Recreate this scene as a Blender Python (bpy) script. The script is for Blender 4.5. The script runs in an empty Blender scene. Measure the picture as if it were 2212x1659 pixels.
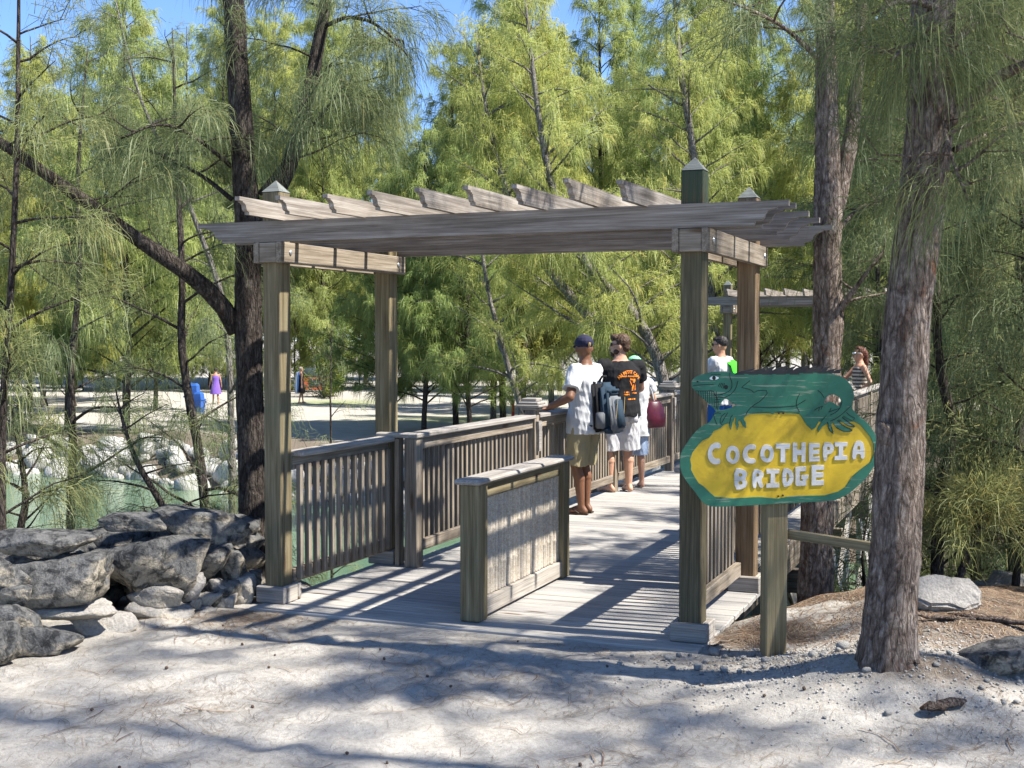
import bpy, bmesh, math, random
import numpy as np
from mathutils import Vector, Matrix, Euler
from mathutils.bvhtree import BVHTree

SC = bpy.context.scene
C = SC.collection
R = math.radians

# ---------------------------------------------------------------- camera
CAM_H, CAM_PITCH, LENS_PX = 1.864, 2.1687, 2700.1
cd = bpy.data.cameras.new('camera')
cd.sensor_width = 36.0
cd.lens = LENS_PX / 2212 * 36.0
cd.clip_start = 0.05
cd.clip_end = 3000
cam = bpy.data.objects.new('camera', cd)
C.objects.link(cam)
cam.location = (0, 0, CAM_H)
cam.rotation_euler = (R(90 - CAM_PITCH), 0, 0)
SC.camera = cam

# ---------------------------------------------------------------- sky and sun
SUN_EL, SUN_AZ = 52.5, -17.5           # azimuth measured from +X towards +Y
w = bpy.data.worlds.new('World'); SC.world = w; w.use_nodes = True
nt = w.node_tree; nt.nodes.clear()
out = nt.nodes.new('ShaderNodeOutputWorld'); bg = nt.nodes.new('ShaderNodeBackground')
sky = nt.nodes.new('ShaderNodeTexSky'); sky.sky_type = 'NISHITA'; sky.sun_disc = False
sky.sun_elevation = R(SUN_EL); sky.sun_rotation = R(90 - SUN_AZ)
sky.altitude = 300; sky.air_density = 0.62; sky.dust_density = 0.0; sky.ozone_density = 6.0
bg.inputs['Strength'].default_value = 0.125
nt.links.new(sky.outputs[0], bg.inputs[0]); nt.links.new(bg.outputs[0], out.inputs[0])
sd = bpy.data.lights.new('sun', 'SUN'); sd.energy = 5.0; sd.angle = R(0.7); sd.color = (1.0, 0.95, 0.86)
sun = bpy.data.objects.new('sun', sd); C.objects.link(sun)
sdir = Vector((math.cos(R(SUN_EL)) * math.cos(R(SUN_AZ)), math.cos(R(SUN_EL)) * math.sin(R(SUN_AZ)), math.sin(R(SUN_EL))))
sun.rotation_euler = sdir.to_track_quat('Z', 'Y').to_euler(); sun.location = (8, -4, 14)
SC.view_settings.view_transform = 'Standard'; SC.view_settings.look = 'None'
SC.view_settings.exposure = 1.38; SC.view_settings.gamma = 1.0
SC.view_settings.use_curve_mapping = False
SC.cycles.max_bounces = 8; SC.cycles.diffuse_bounces = 4; SC.cycles.transparent_max_bounces = 8
SC.cycles.use_denoising = True
# ---------------------------------------------------------------- layout helpers
AZ = 0.3884                      # the bridge runs this far to the right of the view axis
BX, BY = -1.6491, 8.7828         # foot of the front left pergola post
E1 = np.array([math.cos(AZ), -math.sin(AZ)]); E2 = np.array([math.sin(AZ), math.cos(AZ)])
BS, BT = 2.9855, 1.6229          # pergola post spacing across and along

def st2w(s, t, z=0.0):
    return Vector((BX + s * E1[0] + t * E2[0], BY + s * E1[1] + t * E2[1], z))
def at(u, v, Y):
    """a point of the place at distance Y along a sight line surveyed in the photo (2212 px wide)"""
    p = R(CAM_PITCH); x = (u - 1106) / LENS_PX; y = -(v - 829.5) / LENS_PX
    d = np.array([x, math.cos(p) + y * math.sin(p), y * math.cos(p) - math.sin(p)])
    return d * (Y / d[1]) + np.array([0, 0, CAM_H])
def at_z(u, v, z):
    p = R(CAM_PITCH); x = (u - 1106) / LENS_PX; y = -(v - 829.5) / LENS_PX
    d = np.array([x, math.cos(p) + y * math.sin(p), y * math.cos(p) - math.sin(p)])
    return d * ((z - CAM_H) / d[2]) + np.array([0, 0, CAM_H])

def obj(name, me, parent=None, loc=(0, 0, 0), rot=(0, 0, 0), mat=None, scale=None):
    o = bpy.data.objects.new(name, me); C.objects.link(o)
    if parent is not None: o.parent = parent
    o.location = loc; o.rotation_euler = rot
    if scale is not None: o.scale = scale
    if mat is not None and me is not None and len(me.materials) == 0: me.materials.append(mat)
    return o
def tag(o, label, cat, group=None):
    o['label'] = label; o['category'] = cat
    if group: o['group'] = group
    return o
def thing(name, label, cat, loc=(0, 0, 0), rz=0.0, group=None):
    o = bpy.data.objects.new(name, None); C.objects.link(o)
    o.location = loc; o.rotation_euler = (0, 0, rz); o.empty_display_size = 0.2
    return tag(o, label, cat, group)
def sub_of(child, par):
    """make one part the sub-part of another part of the same thing"""
    mc, mp = child.matrix_basis.copy(), par.matrix_basis.copy()
    child.parent = par; child.matrix_basis = mp.inverted() @ mc
    return child
def structure(o): o['kind'] = 'structure'; return o
def stuff(o): o['kind'] = 'stuff'; return o

def mesh_np(name, V, quads=None, tris=None, tint=None, smooth=False, mat=None):
    V = np.asarray(V, dtype=np.float32)
    me = bpy.data.meshes.new(name)
    nq = 0 if quads is None else len(quads); ntr = 0 if tris is None else len(tris)
    me.vertices.add(len(V)); me.vertices.foreach_set('co', V.ravel())
    loops = []
    if nq: loops.append(np.asarray(quads, dtype=np.int32).ravel())
    if ntr: loops.append(np.asarray(tris, dtype=np.int32).ravel())
    loops = np.concatenate(loops)
    me.loops.add(len(loops)); me.loops.foreach_set('vertex_index', loops)
    starts = np.concatenate([np.arange(nq) * 4, nq * 4 + np.arange(ntr) * 3]).astype(np.int32)
    me.polygons.add(nq + ntr); me.polygons.foreach_set('loop_start', starts)
    if smooth: me.polygons.foreach_set('use_smooth', np.ones(nq + ntr, dtype=bool))
    me.update(calc_edges=True)
    if tint is not None:
        a = me.attributes.new('tint', 'FLOAT', 'POINT'); a.data.foreach_set('value', np.asarray(tint, dtype=np.float32))
    if mat is not None: me.materials.append(mat)
    return me
def mesh_py(name, V, F, mat=None, smooth=False):
    me = bpy.data.meshes.new(name); me.from_pydata([tuple(v) for v in V], [], F); me.update()
    if smooth: me.polygons.foreach_set('use_smooth', np.ones(len(me.polygons), dtype=bool))
    if mat is not None: me.materials.append(mat)
    return me

def orient(ax):
    return {'x': (0, 0, 0), 'y': (0, 0, math.pi / 2), 'z': (0, -math.pi / 2, 0)}[ax]
_bc = {}
def board_mesh(l, w_, h_, mat, bev=0.004):
    k = (round(l, 4), round(w_, 4), round(h_, 4), mat.name, bev)
    if k not in _bc:
        bm = bmesh.new(); bmesh.ops.create_cube(bm, size=1)
        bmesh.ops.scale(bm, vec=(l, w_, h_), verts=bm.verts)
        if bev: bmesh.ops.bevel(bm, geom=list(bm.edges), offset=bev, segments=1, affect='EDGES', clamp_overlap=True)
        me = bpy.data.meshes.new('board'); bm.to_mesh(me); bm.free(); me.materials.append(mat); _bc[k] = me
    return _bc[k]
def board(name, parent, mat, l, w_, h_, c, ax='x', bev=0.004, rot=None):
    return obj(name, board_mesh(l, w_, h_, mat, bev), parent, c, rot if rot else orient(ax))
def bar(name, parent, mat, p0, p1, w_, h_, bev=0.003):
    """a board from p0 to p1 (local coordinates)"""
    p0 = Vector(p0); p1 = Vector(p1); d = p1 - p0
    return obj(name, board_mesh(d.length, w_, h_, mat, bev), parent, (p0 + p1) / 2, d.to_track_quat('X', 'Z').to_euler())
def prism(name, parent, mat, poly, thick, loc=(0, 0, 0), rot=(0, 0, 0), bev=0.0):
    """polygon in local XZ, thickness along local Y"""
    bm = bmesh.new()
    vs = [bm.verts.new((x, -thick / 2, z)) for x, z in poly]
    f = bm.faces.new(vs); r = bmesh.ops.extrude_face_region(bm, geom=[f])
    bmesh.ops.translate(bm, vec=(0, thick, 0), verts=[g for g in r['geom'] if isinstance(g, bmesh.types.BMVert)])
    bmesh.ops.recalc_face_normals(bm, faces=bm.faces)
    me = bpy.data.meshes.new(name); bm.to_mesh(me); bm.free(); me.materials.append(mat)
    return obj(name, me, parent, loc, rot)
def flat_curve(name, splines, depth, mat, bevel=0.0):
    """filled 2D outlines (with holes) in local XY, extruded, as a mesh"""
    cu = bpy.data.curves.new(name, 'CURVE'); cu.dimensions = '2D'; cu.fill_mode = 'BOTH'; cu.extrude = depth / 2
    cu.bevel_depth = bevel; cu.bevel_resolution = 0
    for pts in splines:
        sp = cu.splines.new('POLY'); sp.points.add(len(pts) - 1)
        for p, q in zip(sp.points, pts): p.co = (q[0], q[1], 0, 1)
        sp.use_cyclic_u = True
    t = bpy.data.objects.new('tmp', cu); C.objects.link(t)
    me = bpy.data.meshes.new_from_object(t.evaluated_get(bpy.context.evaluated_depsgraph_get()))
    bpy.data.objects.remove(t); bpy.data.curves.remove(cu)
    me.materials.clear(); me.materials.append(mat); me.name = name
    return me
def smooth_loop(pts, it=1, closed=True):
    pts = [np.array(p, float) for p in pts]
    for _ in range(it):
        q = []; n = len(pts)
        for i in range(n if closed else n - 1):
            a, b = pts[i], pts[(i + 1) % n]
            q += [a * .75 + b * .25, a * .25 + b * .75]
        if not closed: q = [pts[0]] + q + [pts[-1]]
        pts = q
    return pts

# ---- tubes along polylines
def tube_data(pts, rad, k=8, bump=0.0, rng=None):
    pts = np.asarray(pts, float); rad = np.asarray(rad, float); n = len(pts)
    T = np.gradient(pts, axis=0); T /= np.linalg.norm(T, axis=1)[:, None] + 1e-9
    ref = np.array([0, 0, 1.0]) if abs(T[0, 2]) < .8 else np.array([1.0, 0, 0])
    U = np.cross(T, ref); U /= np.linalg.norm(U, axis=1)[:, None] + 1e-9
    W_ = np.cross(T, U); ang = np.arange(k) * 2 * np.pi / k
    r = rad[:, None] * np.ones((1, k))
    if bump and rng is not None:
        r = r * (1 + bump * rng.standard_normal((n, k)) + bump * 1.6 * rng.standard_normal((1, k)))
    V = pts[:, None, :] + r[..., None] * (np.cos(ang)[None, :, None] * U[:, None, :] + np.sin(ang)[None, :, None] * W_[:, None, :])
    i = np.arange(n - 1)[:, None] * k; j = np.arange(k)[None, :]; j2 = (j + 1) % k
    Q = np.stack([i + j, i + j2, i + k + j2, i + k + j], -1).reshape(-1, 4)
    V = np.concatenate([V.reshape(-1, 3), pts[:1], pts[-1:]])
    c0, c1 = n * k, n * k + 1
    Tr = np.concatenate([np.stack([np.full(k, c0), (np.arange(k) + 1) % k, np.arange(k)], -1),
                         np.stack([np.full(k, c1), (n - 1) * k + np.arange(k), (n - 1) * k + (np.arange(k) + 1) % k], -1)])
    return V, Q, Tr
def tubes_mesh(name, items, mat, smooth=True):
    Vs, Qs, Ts, o = [], [], [], 0
    for V, Q, T in items:
        Vs.append(V); Qs.append(Q + o); Ts.append(T + o); o += len(V)
    return mesh_np(name, np.concatenate(Vs), np.concatenate(Qs), np.concatenate(Ts), smooth=smooth, mat=mat)
def resample(pts, n):
    pts = np.asarray(pts, float); d = np.r_[0, np.cumsum(np.linalg.norm(np.diff(pts, axis=0), axis=1))]
    x = np.linspace(0, d[-1], n)
    return np.stack([np.interp(x, d, pts[:, i]) for i in range(pts.shape[1])], 1)
def smooth_path(pts, n):
    pts = np.array(smooth_loop([np.array(p, float) for p in pts], 2, closed=False))
    return resample(pts, n)

# ---------------------------------------------------------------- materials
def nodes(name):
    m = bpy.data.materials.new(name); m.use_nodes = True
    nt = m.node_tree; b = nt.nodes['Principled BSDF']
    return m, nt, b
def nd(nt, typ, **kw):
    n = nt.nodes.new(typ)
    for k, v in kw.items():
        if k in n.inputs.keys(): n.inputs[k].default_value = v
        else: setattr(n, k, v)
    return n
def ramp(nt, fac, stops):
    r = nt.nodes.new('ShaderNodeValToRGB'); e = r.color_ramp.elements
    while len(e) < len(stops): e.new(0.5)
    for q, (p, c) in zip(e, stops): q.position = p; q.color = (*c, 1)
    nt.links.new(fac, r.inputs[0]); return r.outputs[0]
def mixc(nt, fac, a, b, blend='MIX'):
    m = nt.nodes.new('ShaderNodeMix'); m.data_type = 'RGBA'; m.blend_type = blend
    for s, v in ((0, fac), (6, a), (7, b)):
        if hasattr(v, 'links') or isinstance(v, bpy.types.NodeSocket): nt.links.new(v, m.inputs[s])
        else: m.inputs[s].default_value = v if s == 0 else (*v, 1)
    return m.outputs[2]
def coords(nt, scale=(1, 1, 1), rnd=True, kind='Object'):
    tc = nt.nodes.new('ShaderNodeTexCoord'); mp = nt.nodes.new('ShaderNodeMapping')
    mp.inputs['Scale'].default_value = scale
    src = tc.outputs[kind]
    if rnd:
        oi = nt.nodes.new('ShaderNodeObjectInfo'); ml = nt.nodes.new('ShaderNodeVectorMath'); ml.operation = 'MULTIPLY_ADD'
        cmb = nt.nodes.new('ShaderNodeCombineXYZ')
        for i in range(3): nt.links.new(oi.outputs['Random'], cmb.inputs[i])
        nt.links.new(cmb.outputs[0], ml.inputs[0]); ml.inputs[1].default_value = (37.0, 11.0, 23.0); nt.links.new(src, ml.inputs[2])
        src = ml.outputs[0]
    nt.links.new(src, mp.inputs[0]); return mp.outputs[0]
def bump(nt, b, h, strength=0.3, dist=0.01):
    bp = nt.nodes.new('ShaderNodeBump'); bp.inputs['Strength'].default_value = strength; bp.inputs['Distance'].default_value = dist
    nt.links.new(h, bp.inputs['Height']); nt.links.new(bp.outputs[0], b.inputs['Normal'])
def noise(nt, vec, scale, detail=5, rough=0.55, dist=0.0):
    n = nd(nt, 'ShaderNodeTexNoise', Scale=scale, Detail=detail, Roughness=rough, Distortion=dist)
    nt.links.new(vec, n.inputs['Vector']); return n.outputs[0]

def wood(name, dark, mid, light, stain=(0.1, 0.09, 0.08), stain_amt=0.5, rough=0.8, knots=True, top=None):
    m, nt, b = nodes(name)
    v = coords(nt, (0.7, 15, 15)); g = noise(nt, v, 2.4, 8, 0.62, 0.3)
    v2 = coords(nt, (0.9, 85, 85)); g2 = noise(nt, v2, 2.0, 4, 0.65, 0.15)
    c = ramp(nt, g, [(0.28, dark), (0.5, mid), (0.72, light)])
    fine = ramp(nt, g2, [(0.36, (0.50, 0.48, 0.46)), (0.58, (1.05, 1.05, 1.05))])
    c = mixc(nt, 0.75, c, fine, 'MULTIPLY')
    v3 = coords(nt, (1, 1.6, 1.6)); bl = noise(nt, v3, 3.0, 4, 0.6)
    f = ramp(nt, bl, [(0.5, (0, 0, 0)), (0.75, (stain_amt,) * 3)])
    c = mixc(nt, f, c, stain)
    # knots
    vo = nd(nt, 'ShaderNodeTexVoronoi', Scale=1.0); nt.links.new(coords(nt, (1.3, 7, 7)), vo.inputs['Vector'])
    k = ramp(nt, vo.outputs['Distance'], [(0.07, (1, 1, 1)), (0.14, (0, 0, 0))])
    if knots: c = mixc(nt, k, c, (0.10, 0.065, 0.04))
    if top:   # paint left on the upper end of the timber
        tx = nt.nodes.new('ShaderNodeTexCoord'); sx = nt.nodes.new('ShaderNodeSeparateXYZ'); nt.links.new(tx.outputs['Object'], sx.inputs[0])
        ad = nd(nt, 'ShaderNodeMath', operation='MULTIPLY_ADD'); nt.links.new(g, ad.inputs[0]); ad.inputs[1].default_value = 0.9; m4 = nd(nt, 'ShaderNodeMath', operation='MULTIPLY'); nt.links.new(sx.outputs[0], m4.inputs[0]); m4.inputs[1].default_value = 0.4; nt.links.new(m4.outputs[0], ad.inputs[2])
        c = mixc(nt, ramp(nt, ad.outputs[0], [(top[1], (0, 0, 0)), (min(1, top[1] + .12), (0.7, 0.7, 0.7))]), c, top[0])
    oi = nt.nodes.new('ShaderNodeObjectInfo')
    hv = ramp(nt, oi.outputs['Random'], [(0, (0.82, 0.82, 0.84)), (1, (1.12, 1.1, 1.06))])
    c = mixc(nt, 1.0, c, hv, 'MULTIPLY')
    nt.links.new(c, b.inputs['Base Color']); b.inputs['Roughness'].default_value = rough
    b.inputs['Specular IOR Level'].default_value = 0.25
    bump(nt, b, g2, 0.35, 0.004)
    return m
M = {}
M['wood'] = wood('weathered_wood', (0.11, 0.085, 0.06), (0.245, 0.205, 0.158), (0.375, 0.33, 0.275))
M['beam'] = wood('weathered_grey_beam', (0.12, 0.10, 0.082), (0.255, 0.225, 0.195), (0.40, 0.37, 0.335))
M['cap'] = wood('handrail_wood', (0.22, 0.195, 0.17), (0.34, 0.315, 0.285), (0.43, 0.405, 0.375), stain_amt=0.25)
M['post'] = wood('treated_post', (0.115, 0.086, 0.042), (0.205, 0.165, 0.092), (0.32, 0.27, 0.165), stain=(0.12, 0.13, 0.08))
M['post_green'] = wood('green_stained_post', (0.06, 0.05, 0.028), (0.125, 0.105, 0.062), (0.22, 0.185, 0.11), stain=(0.045, 0.06, 0.035), stain_amt=0.6, top=((0.018, 0.055, 0.034), 0.86))
M['post_brown'] = wood('brown_post', (0.13, 0.085, 0.045), (0.22, 0.15, 0.085), (0.33, 0.25, 0.16))
M['deck'] = wood('deck_wood', (0.265, 0.252, 0.235), (0.37, 0.358, 0.338), (0.45, 0.435, 0.412), stain=(0.22, 0.20, 0.18), stain_amt=0.35)
M['cap_stone'] = wood('pale_post_top', (0.11, 0.125, 0.118), (0.165, 0.18, 0.172), (0.23, 0.245, 0.235), stain_amt=0.3)
M['pale_wood'] = wood('bleached_wood', (0.29, 0.27, 0.25), (0.41, 0.39, 0.365), (0.51, 0.49, 0.465), stain_amt=0.2)

def plain(name, col, rough=0.7, var=0.12, scale=6.0, bmp=0.15, spec=0.3, metal=0.0, dist=0.006):
    m, nt, b = nodes(name); v = coords(nt, (1, 1, 1)); n = noise(nt, v, scale, 6, 0.6)
    lo = tuple(max(0, c * (1 - var * 1.6)) for c in col); hi = tuple(min(1, c * (1 + var)) for c in col)
    nt.links.new(ramp(nt, n, [(0.3, lo), (0.7, hi)]), b.inputs['Base Color'])
    b.inputs['Roughness'].default_value = rough; b.inputs['Specular IOR Level'].default_value = spec; b.inputs['Metallic'].default_value = metal
    if bmp: bump(nt, b, n, bmp, dist)
    return m
def cloth(name, col, wr=0.6):
    m, nt, b = nodes(name)
    n1 = noise(nt, coords(nt, (1, 1, 0.45)), 9, 3, 0.5, 0.6); n2 = noise(nt, coords(nt), 260, 2)
    lo = tuple(c * 0.86 for c in col)
    nt.links.new(ramp(nt, n1, [(0.3, lo), (0.7, col)]), b.inputs['Base Color'])
    b.inputs['Roughness'].default_value = 0.9; b.inputs['Specular IOR Level'].default_value = 0.15
    bump(nt, b, n1, wr, 0.03)
    return m
def skin(name, col):
    m, nt, b = nodes(name); n = noise(nt, coords(nt), 14, 4)
    nt.links.new(ramp(nt, n, [(0.3, tuple(c * 0.85 for c in col)), (0.7, col)]), b.inputs['Base Color'])
    b.inputs['Roughness'].default_value = 0.5; b.inputs['Specular IOR Level'].default_value = 0.35
    b.inputs['Subsurface Weight'].default_value = 0.08; b.inputs['Subsurface Radius'].default_value = (0.012, 0.005, 0.003)
    return m

def painted(name, col, chip=(0.36, 0.33, 0.27), amt=0.62):
    m, nt, b = nodes(name)
    v = coords(nt, (1.6, 22, 22), rnd=False); g = noise(nt, v, 2.5, 6, 0.65)
    n = noise(nt, coords(nt, (1, 1, 1), rnd=False), 2.2, 4)
    c = mixc(nt, ramp(nt, n, [(0.3, (0, 0, 0)), (0.7, (1, 1, 1))]), tuple(x * 0.82 for x in col), col)
    dn = noise(nt, coords(nt, (1, 1, 1), rnd=False), 7.0, 6, 0.7, 0.5)
    c = mixc(nt, 0.8, c, ramp(nt, dn, [(0.33, (0.68, 0.66, 0.62)), (0.55, (1, 1, 1))]), 'MULTIPLY')
    f = ramp(nt, g, [(amt, (0, 0, 0)), (amt + 0.05, (0.75, 0.75, 0.75))])
    c = mixc(nt, f, c, chip)
    nt.links.new(c, b.inputs['Base Color']); b.inputs['Roughness'].default_value = 0.55
    bump(nt, b, g, 0.25, 0.003)
    return m
M['paint_green'] = painted('green_sign_paint', (0.015, 0.135, 0.078), (0.20, 0.24, 0.17), 0.575)
M['paint_yellow'] = painted('yellow_sign_paint', (0.62, 0.41, 0.010), (0.44, 0.26, 0.02), 0.64)
M['paint_white'] = painted('white_sign_paint', (0.58, 0.575, 0.55), (0.28, 0.26, 0.23), 0.585)
M['ink'] = plain('black_line_paint', (0.008, 0.014, 0.012), 0.6)
M['crest'] = painted('black_crest_paint', (0.012, 0.012, 0.012), (0.16, 0.13, 0.11), 0.60)
M['eye_white'] = plain('white_eye_paint', (0.75, 0.75, 0.73))
M['metal'] = plain('galvanised_metal', (0.45, 0.46, 0.47), 0.45, metal=0.7)
M['rust'] = plain('rusty_bolt', (0.05, 0.025, 0.012), 0.8)

def bark(name, dark, mid, light, patch, pa=0.55):
    m, nt, b = nodes(name)
    g = noise(nt, coords(nt, (5.5, 5.5, 2.3), rnd=False), 2.4, 10, 0.72, 1.8)
    n = noise(nt, coords(nt, (1, 1, 0.5), rnd=False), 5.5, 6, 0.65, 0.8)
    f = noise(nt, coords(nt, (1, 1, 0.55), rnd=False), 42, 7, 0.75)
    vo = nd(nt, 'ShaderNodeTexVoronoi', Scale=1.0, feature='DISTANCE_TO_EDGE'); wv = nt.nodes.new('ShaderNodeVectorMath'); wv.operation = 'ADD'
    sc = nt.nodes.new('ShaderNodeVectorMath'); sc.operation = 'SCALE'; sc.inputs['Scale'].default_value = 1.3
    n3 = nd(nt, 'ShaderNodeTexNoise', Scale=3.0, Detail=4.0); cv = coords(nt, (30, 30, 5.5), rnd=False); nt.links.new(coords(nt, (1.5, 1.5, .8), rnd=False), n3.inputs['Vector'])
    nt.links.new(n3.outputs[1], sc.inputs[0]); nt.links.new(cv, wv.inputs[0]); nt.links.new(sc.outputs[0], wv.inputs[1]); nt.links.new(wv.outputs[0], vo.inputs['Vector'])
    crack = ramp(nt, vo.outputs['Distance'], [(0.0, (0.45, 0.42, 0.40)), (0.12, (1, 1, 1))])
    c = ramp(nt, g, [(0.32, dark), (0.47, mid), (0.60, light), (0.75, tuple(min(1, x * 1.25) for x in light))])
    c = mixc(nt, ramp(nt, n, [(pa, (0, 0, 0)), (pa + 0.10, (0.85, 0.85, 0.85))]), c, patch)
    c = mixc(nt, 0.6, c, crack, 'MULTIPLY')
    c = mixc(nt, 0.8, c, ramp(nt, f, [(0.36, (0.40, 0.38, 0.36)), (0.62, (1.2, 1.18, 1.15))]), 'MULTIPLY')
    nt.links.new(c, b.inputs['Base Color']); b.inputs['Roughness'].default_value = 0.95; b.inputs['Specular IOR Level'].default_value = 0.1
    ad = nd(nt, 'ShaderNodeMath', operation='MULTIPLY_ADD'); nt.links.new(f, ad.inputs[0]); ad.inputs[1].default_value = 0.5; nt.links.new(g, ad.inputs[2])
    ad2 = nd(nt, 'ShaderNodeMath', operation='MULTIPLY_ADD'); nt.links.new(crack, ad2.inputs[0]); ad2.inputs[1].default_value = 0.5; nt.links.new(ad.outputs[0], ad2.inputs[2])
    bump(nt, b, ad2.outputs[0], 1.0, 0.05)
    return m
M['bark'] = bark('casuarina_bark', (0.075, 0.055, 0.044), (0.23, 0.18, 0.15), (0.41, 0.35, 0.305), (0.25, 0.12, 0.065), 0.60)
M['bark_dark'] = bark('dark_casuarina_bark', (0.028, 0.022, 0.02), (0.07, 0.058, 0.052), (0.14, 0.12, 0.105), (0.10, 0.055, 0.038), 0.62)
M['bark_pale'] = bark('pale_casuarina_bark', (0.11, 0.095, 0.085), (0.24, 0.22, 0.20), (0.38, 0.36, 0.34), (0.18, 0.15, 0.12), 0.6)
M['bark_flake'] = bark('loose_bark', (0.05, 0.035, 0.028), (0.13, 0.10, 0.085), (0.24, 0.20, 0.175), (0.16, 0.08, 0.045))

def foliage(name, c0, c1, c2, trans=0.35):
    m = bpy.data.materials.new(name); m.use_nodes = True; nt = m.node_tree; nt.nodes.clear()
    o = nt.nodes.new('ShaderNodeOutputMaterial'); a = nt.nodes.new('ShaderNodeAttribute'); a.attribute_name = 'tint'
    oi = nt.nodes.new('ShaderNodeObjectInfo')
    c = ramp(nt, a.outputs['Fac'], [(0.0, c0), (0.5, c1), (0.93, c2), (1.0, (c2[0] * 1.1, c2[1] * 0.9, c2[2] * 0.8))])
    hv = ramp(nt, oi.outputs['Random'], [(0, (0.80, 0.90, 0.85)), (0.5, (1, 1, 1)), (1, (1.16, 1.05, 0.85))])
    c = mixc(nt, 1.0, c, hv, 'MULTIPLY')
    d = nt.nodes.new('ShaderNodeBsdfDiffuse'); t = nt.nodes.new('ShaderNodeBsdfTranslucent'); g = nt.nodes.new('ShaderNodeBsdfGlossy')
    g.inputs['Roughness'].default_value = 0.45; g.inputs['Color'].default_value = (0.6, 0.62, 0.6, 1)
    mx = nt.nodes.new('ShaderNodeMixShader'); mx.inputs[0].default_value = trans
    m2 = nt.nodes.new('ShaderNodeMixShader'); m2.inputs[0].default_value = 0.02
    nt.links.new(c, d.inputs[0]); nt.links.new(c, t.inputs[0])
    nt.links.new(d.outputs[0], mx.inputs[1]); nt.links.new(t.outputs[0], mx.inputs[2])
    nt.links.new(mx.outputs[0], m2.inputs[1]); nt.links.new(g.outputs[0], m2.inputs[2]); nt.links.new(m2.outputs[0], o.inputs[0])
    return m
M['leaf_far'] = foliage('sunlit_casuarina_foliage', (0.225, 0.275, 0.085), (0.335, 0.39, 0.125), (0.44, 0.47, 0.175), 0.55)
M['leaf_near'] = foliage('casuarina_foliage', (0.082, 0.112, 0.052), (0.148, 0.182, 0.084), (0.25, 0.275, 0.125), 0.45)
M['leaf_broad'] = foliage('broadleaf_foliage', (0.06, 0.11, 0.025), (0.11, 0.17, 0.035), (0.22, 0.22, 0.05), 0.35)

# ---- strands of foliage
def strand_arrays(P, D, L, wd, droop, rng, seg=2, curl=0.35):
    """thin drooping ribbons; P,D (n,3); L,wd,droop (n,)"""
    n = len(P); ts = np.linspace(0, 1, seg + 1)
    g = np.zeros((n, 3)); g[:, 2] = -1
    pts = [P + L[:, None] * (D * (t * (1 - curl * t)) + g * (droop * t * t)[:, None]) for t in ts]
    S = np.cross(D, rng.standard_normal((n, 3))); S /= np.linalg.norm(S, axis=1)[:, None] + 1e-9
    rows = []
    for k in range(seg):
        wk = wd * (0.8 if k == 0 else 1.0) * (1 - 0.25 * ts[k])
        rows += [pts[k] - S * wk[:, None] / 2, pts[k] + S * wk[:, None] / 2]
    rows.append(pts[seg]); m = 2 * seg + 1
    V = np.stack(rows, 1).reshape(-1, 3); b = np.arange(n)[:, None] * m
    Q = np.concatenate([b + np.array([[2 * k, 2 * k + 1, 2 * k + 3, 2 * k + 2]]) for k in range(seg - 1)]) if seg > 1 else np.zeros((0, 4), int)
    T = b + np.array([[2 * seg - 2, 2 * seg - 1, 2 * seg]])
    return V, Q, T, m
def unit(a): return a / (np.linalg.norm(a, axis=-1, keepdims=True) + 1e-9)

class Foliage:
    """collects twigs and hanging branchlets of one plant"""
    def __init__(self, seed): self.rng = np.random.default_rng(seed); self.P = []; self.D = []; self.L = []; self.W = []; self.G = []; self.T = []; self.twigs = []
    def bundle(self, p, d, n, L, wd, droop=0.75, spread=0.5, tint=0.5, jit=0.05):
        r = self.rng
        self.P.append(p + r.standard_normal((n, 3)) * jit)
        self.D.append(unit(np.asarray(d) * 0.8 + r.standard_normal((n, 3)) * spread + np.array([0, 0, 0.12])))
        self.L.append(L * r.uniform(0.55, 1.15, n)); self.W.append(np.full(n, wd) * r.uniform(0.7, 1.2, n))
        self.G.append(droop * r.uniform(0.6, 1.3, n)); self.T.append(np.clip(tint + r.normal(0, 0.16, n), 0, 1))
    def dress(self, pts, gap, tl, nb, n, L, wd, start=0.25, droop=0.75, up=0.25, tint=0.5, spread=0.5, twig_r=0.006, side=1.0):
        r = self.rng; pts = np.asarray(pts, float)
        ln = np.linalg.norm(np.diff(pts, axis=0), axis=1).sum(); m = max(2, int(ln * (1 - start) / gap))
        q = resample(pts, 60); T = unit(np.gradient(q, axis=0))
        for k in range(m):
            f = start + (1 - start) * (k + r.random()) / m; i = min(59, int(f * 59))
            side_v = unit(np.cross(T[i], r.standard_normal(3))) * side
            d = unit(T[i] * 0.75 + side_v * 0.75 + np.array([0, 0, up])); l = tl * r.uniform(0.5, 1.25) * (1.1 - 0.5 * f)
            p0 = q[i]; p1 = p0 + d * l * .55; p2 = p0 + d * l + np.array([0, 0, -0.12 * l])
            self.twigs.append((np.array([p0, p1, p2]), twig_r))
            tb = np.clip(tint + r.normal(0, 0.13), 0, 1)
            for b_ in range(nb):
                g = 0.3 + 0.7 * (b_ + r.random()) / nb
                p = p0 * (1 - g) + p2 * g if g < .55 else p1 + (p2 - p1) * ((g - .55) / .45)
                self.bundle(p, d, n, L, wd, droop, spread, tb)
    def crown_mesh(self, name, mat, seg=2):
        P = np.concatenate(self.P); V, Q, T, m = strand_arrays(P, np.concatenate(self.D), np.concatenate(self.L), np.concatenate(self.W), np.concatenate(self.G), self.rng, seg)
        return mesh_np(name, V, Q if len(Q) else None, T, tint=np.repeat(np.concatenate(self.T), m), mat=mat)
    def twig_items(self, k=3):
        return [tube_data(p, [r_, r_ * .7, r_ * .3], k) for p, r_ in self.twigs]
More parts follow.
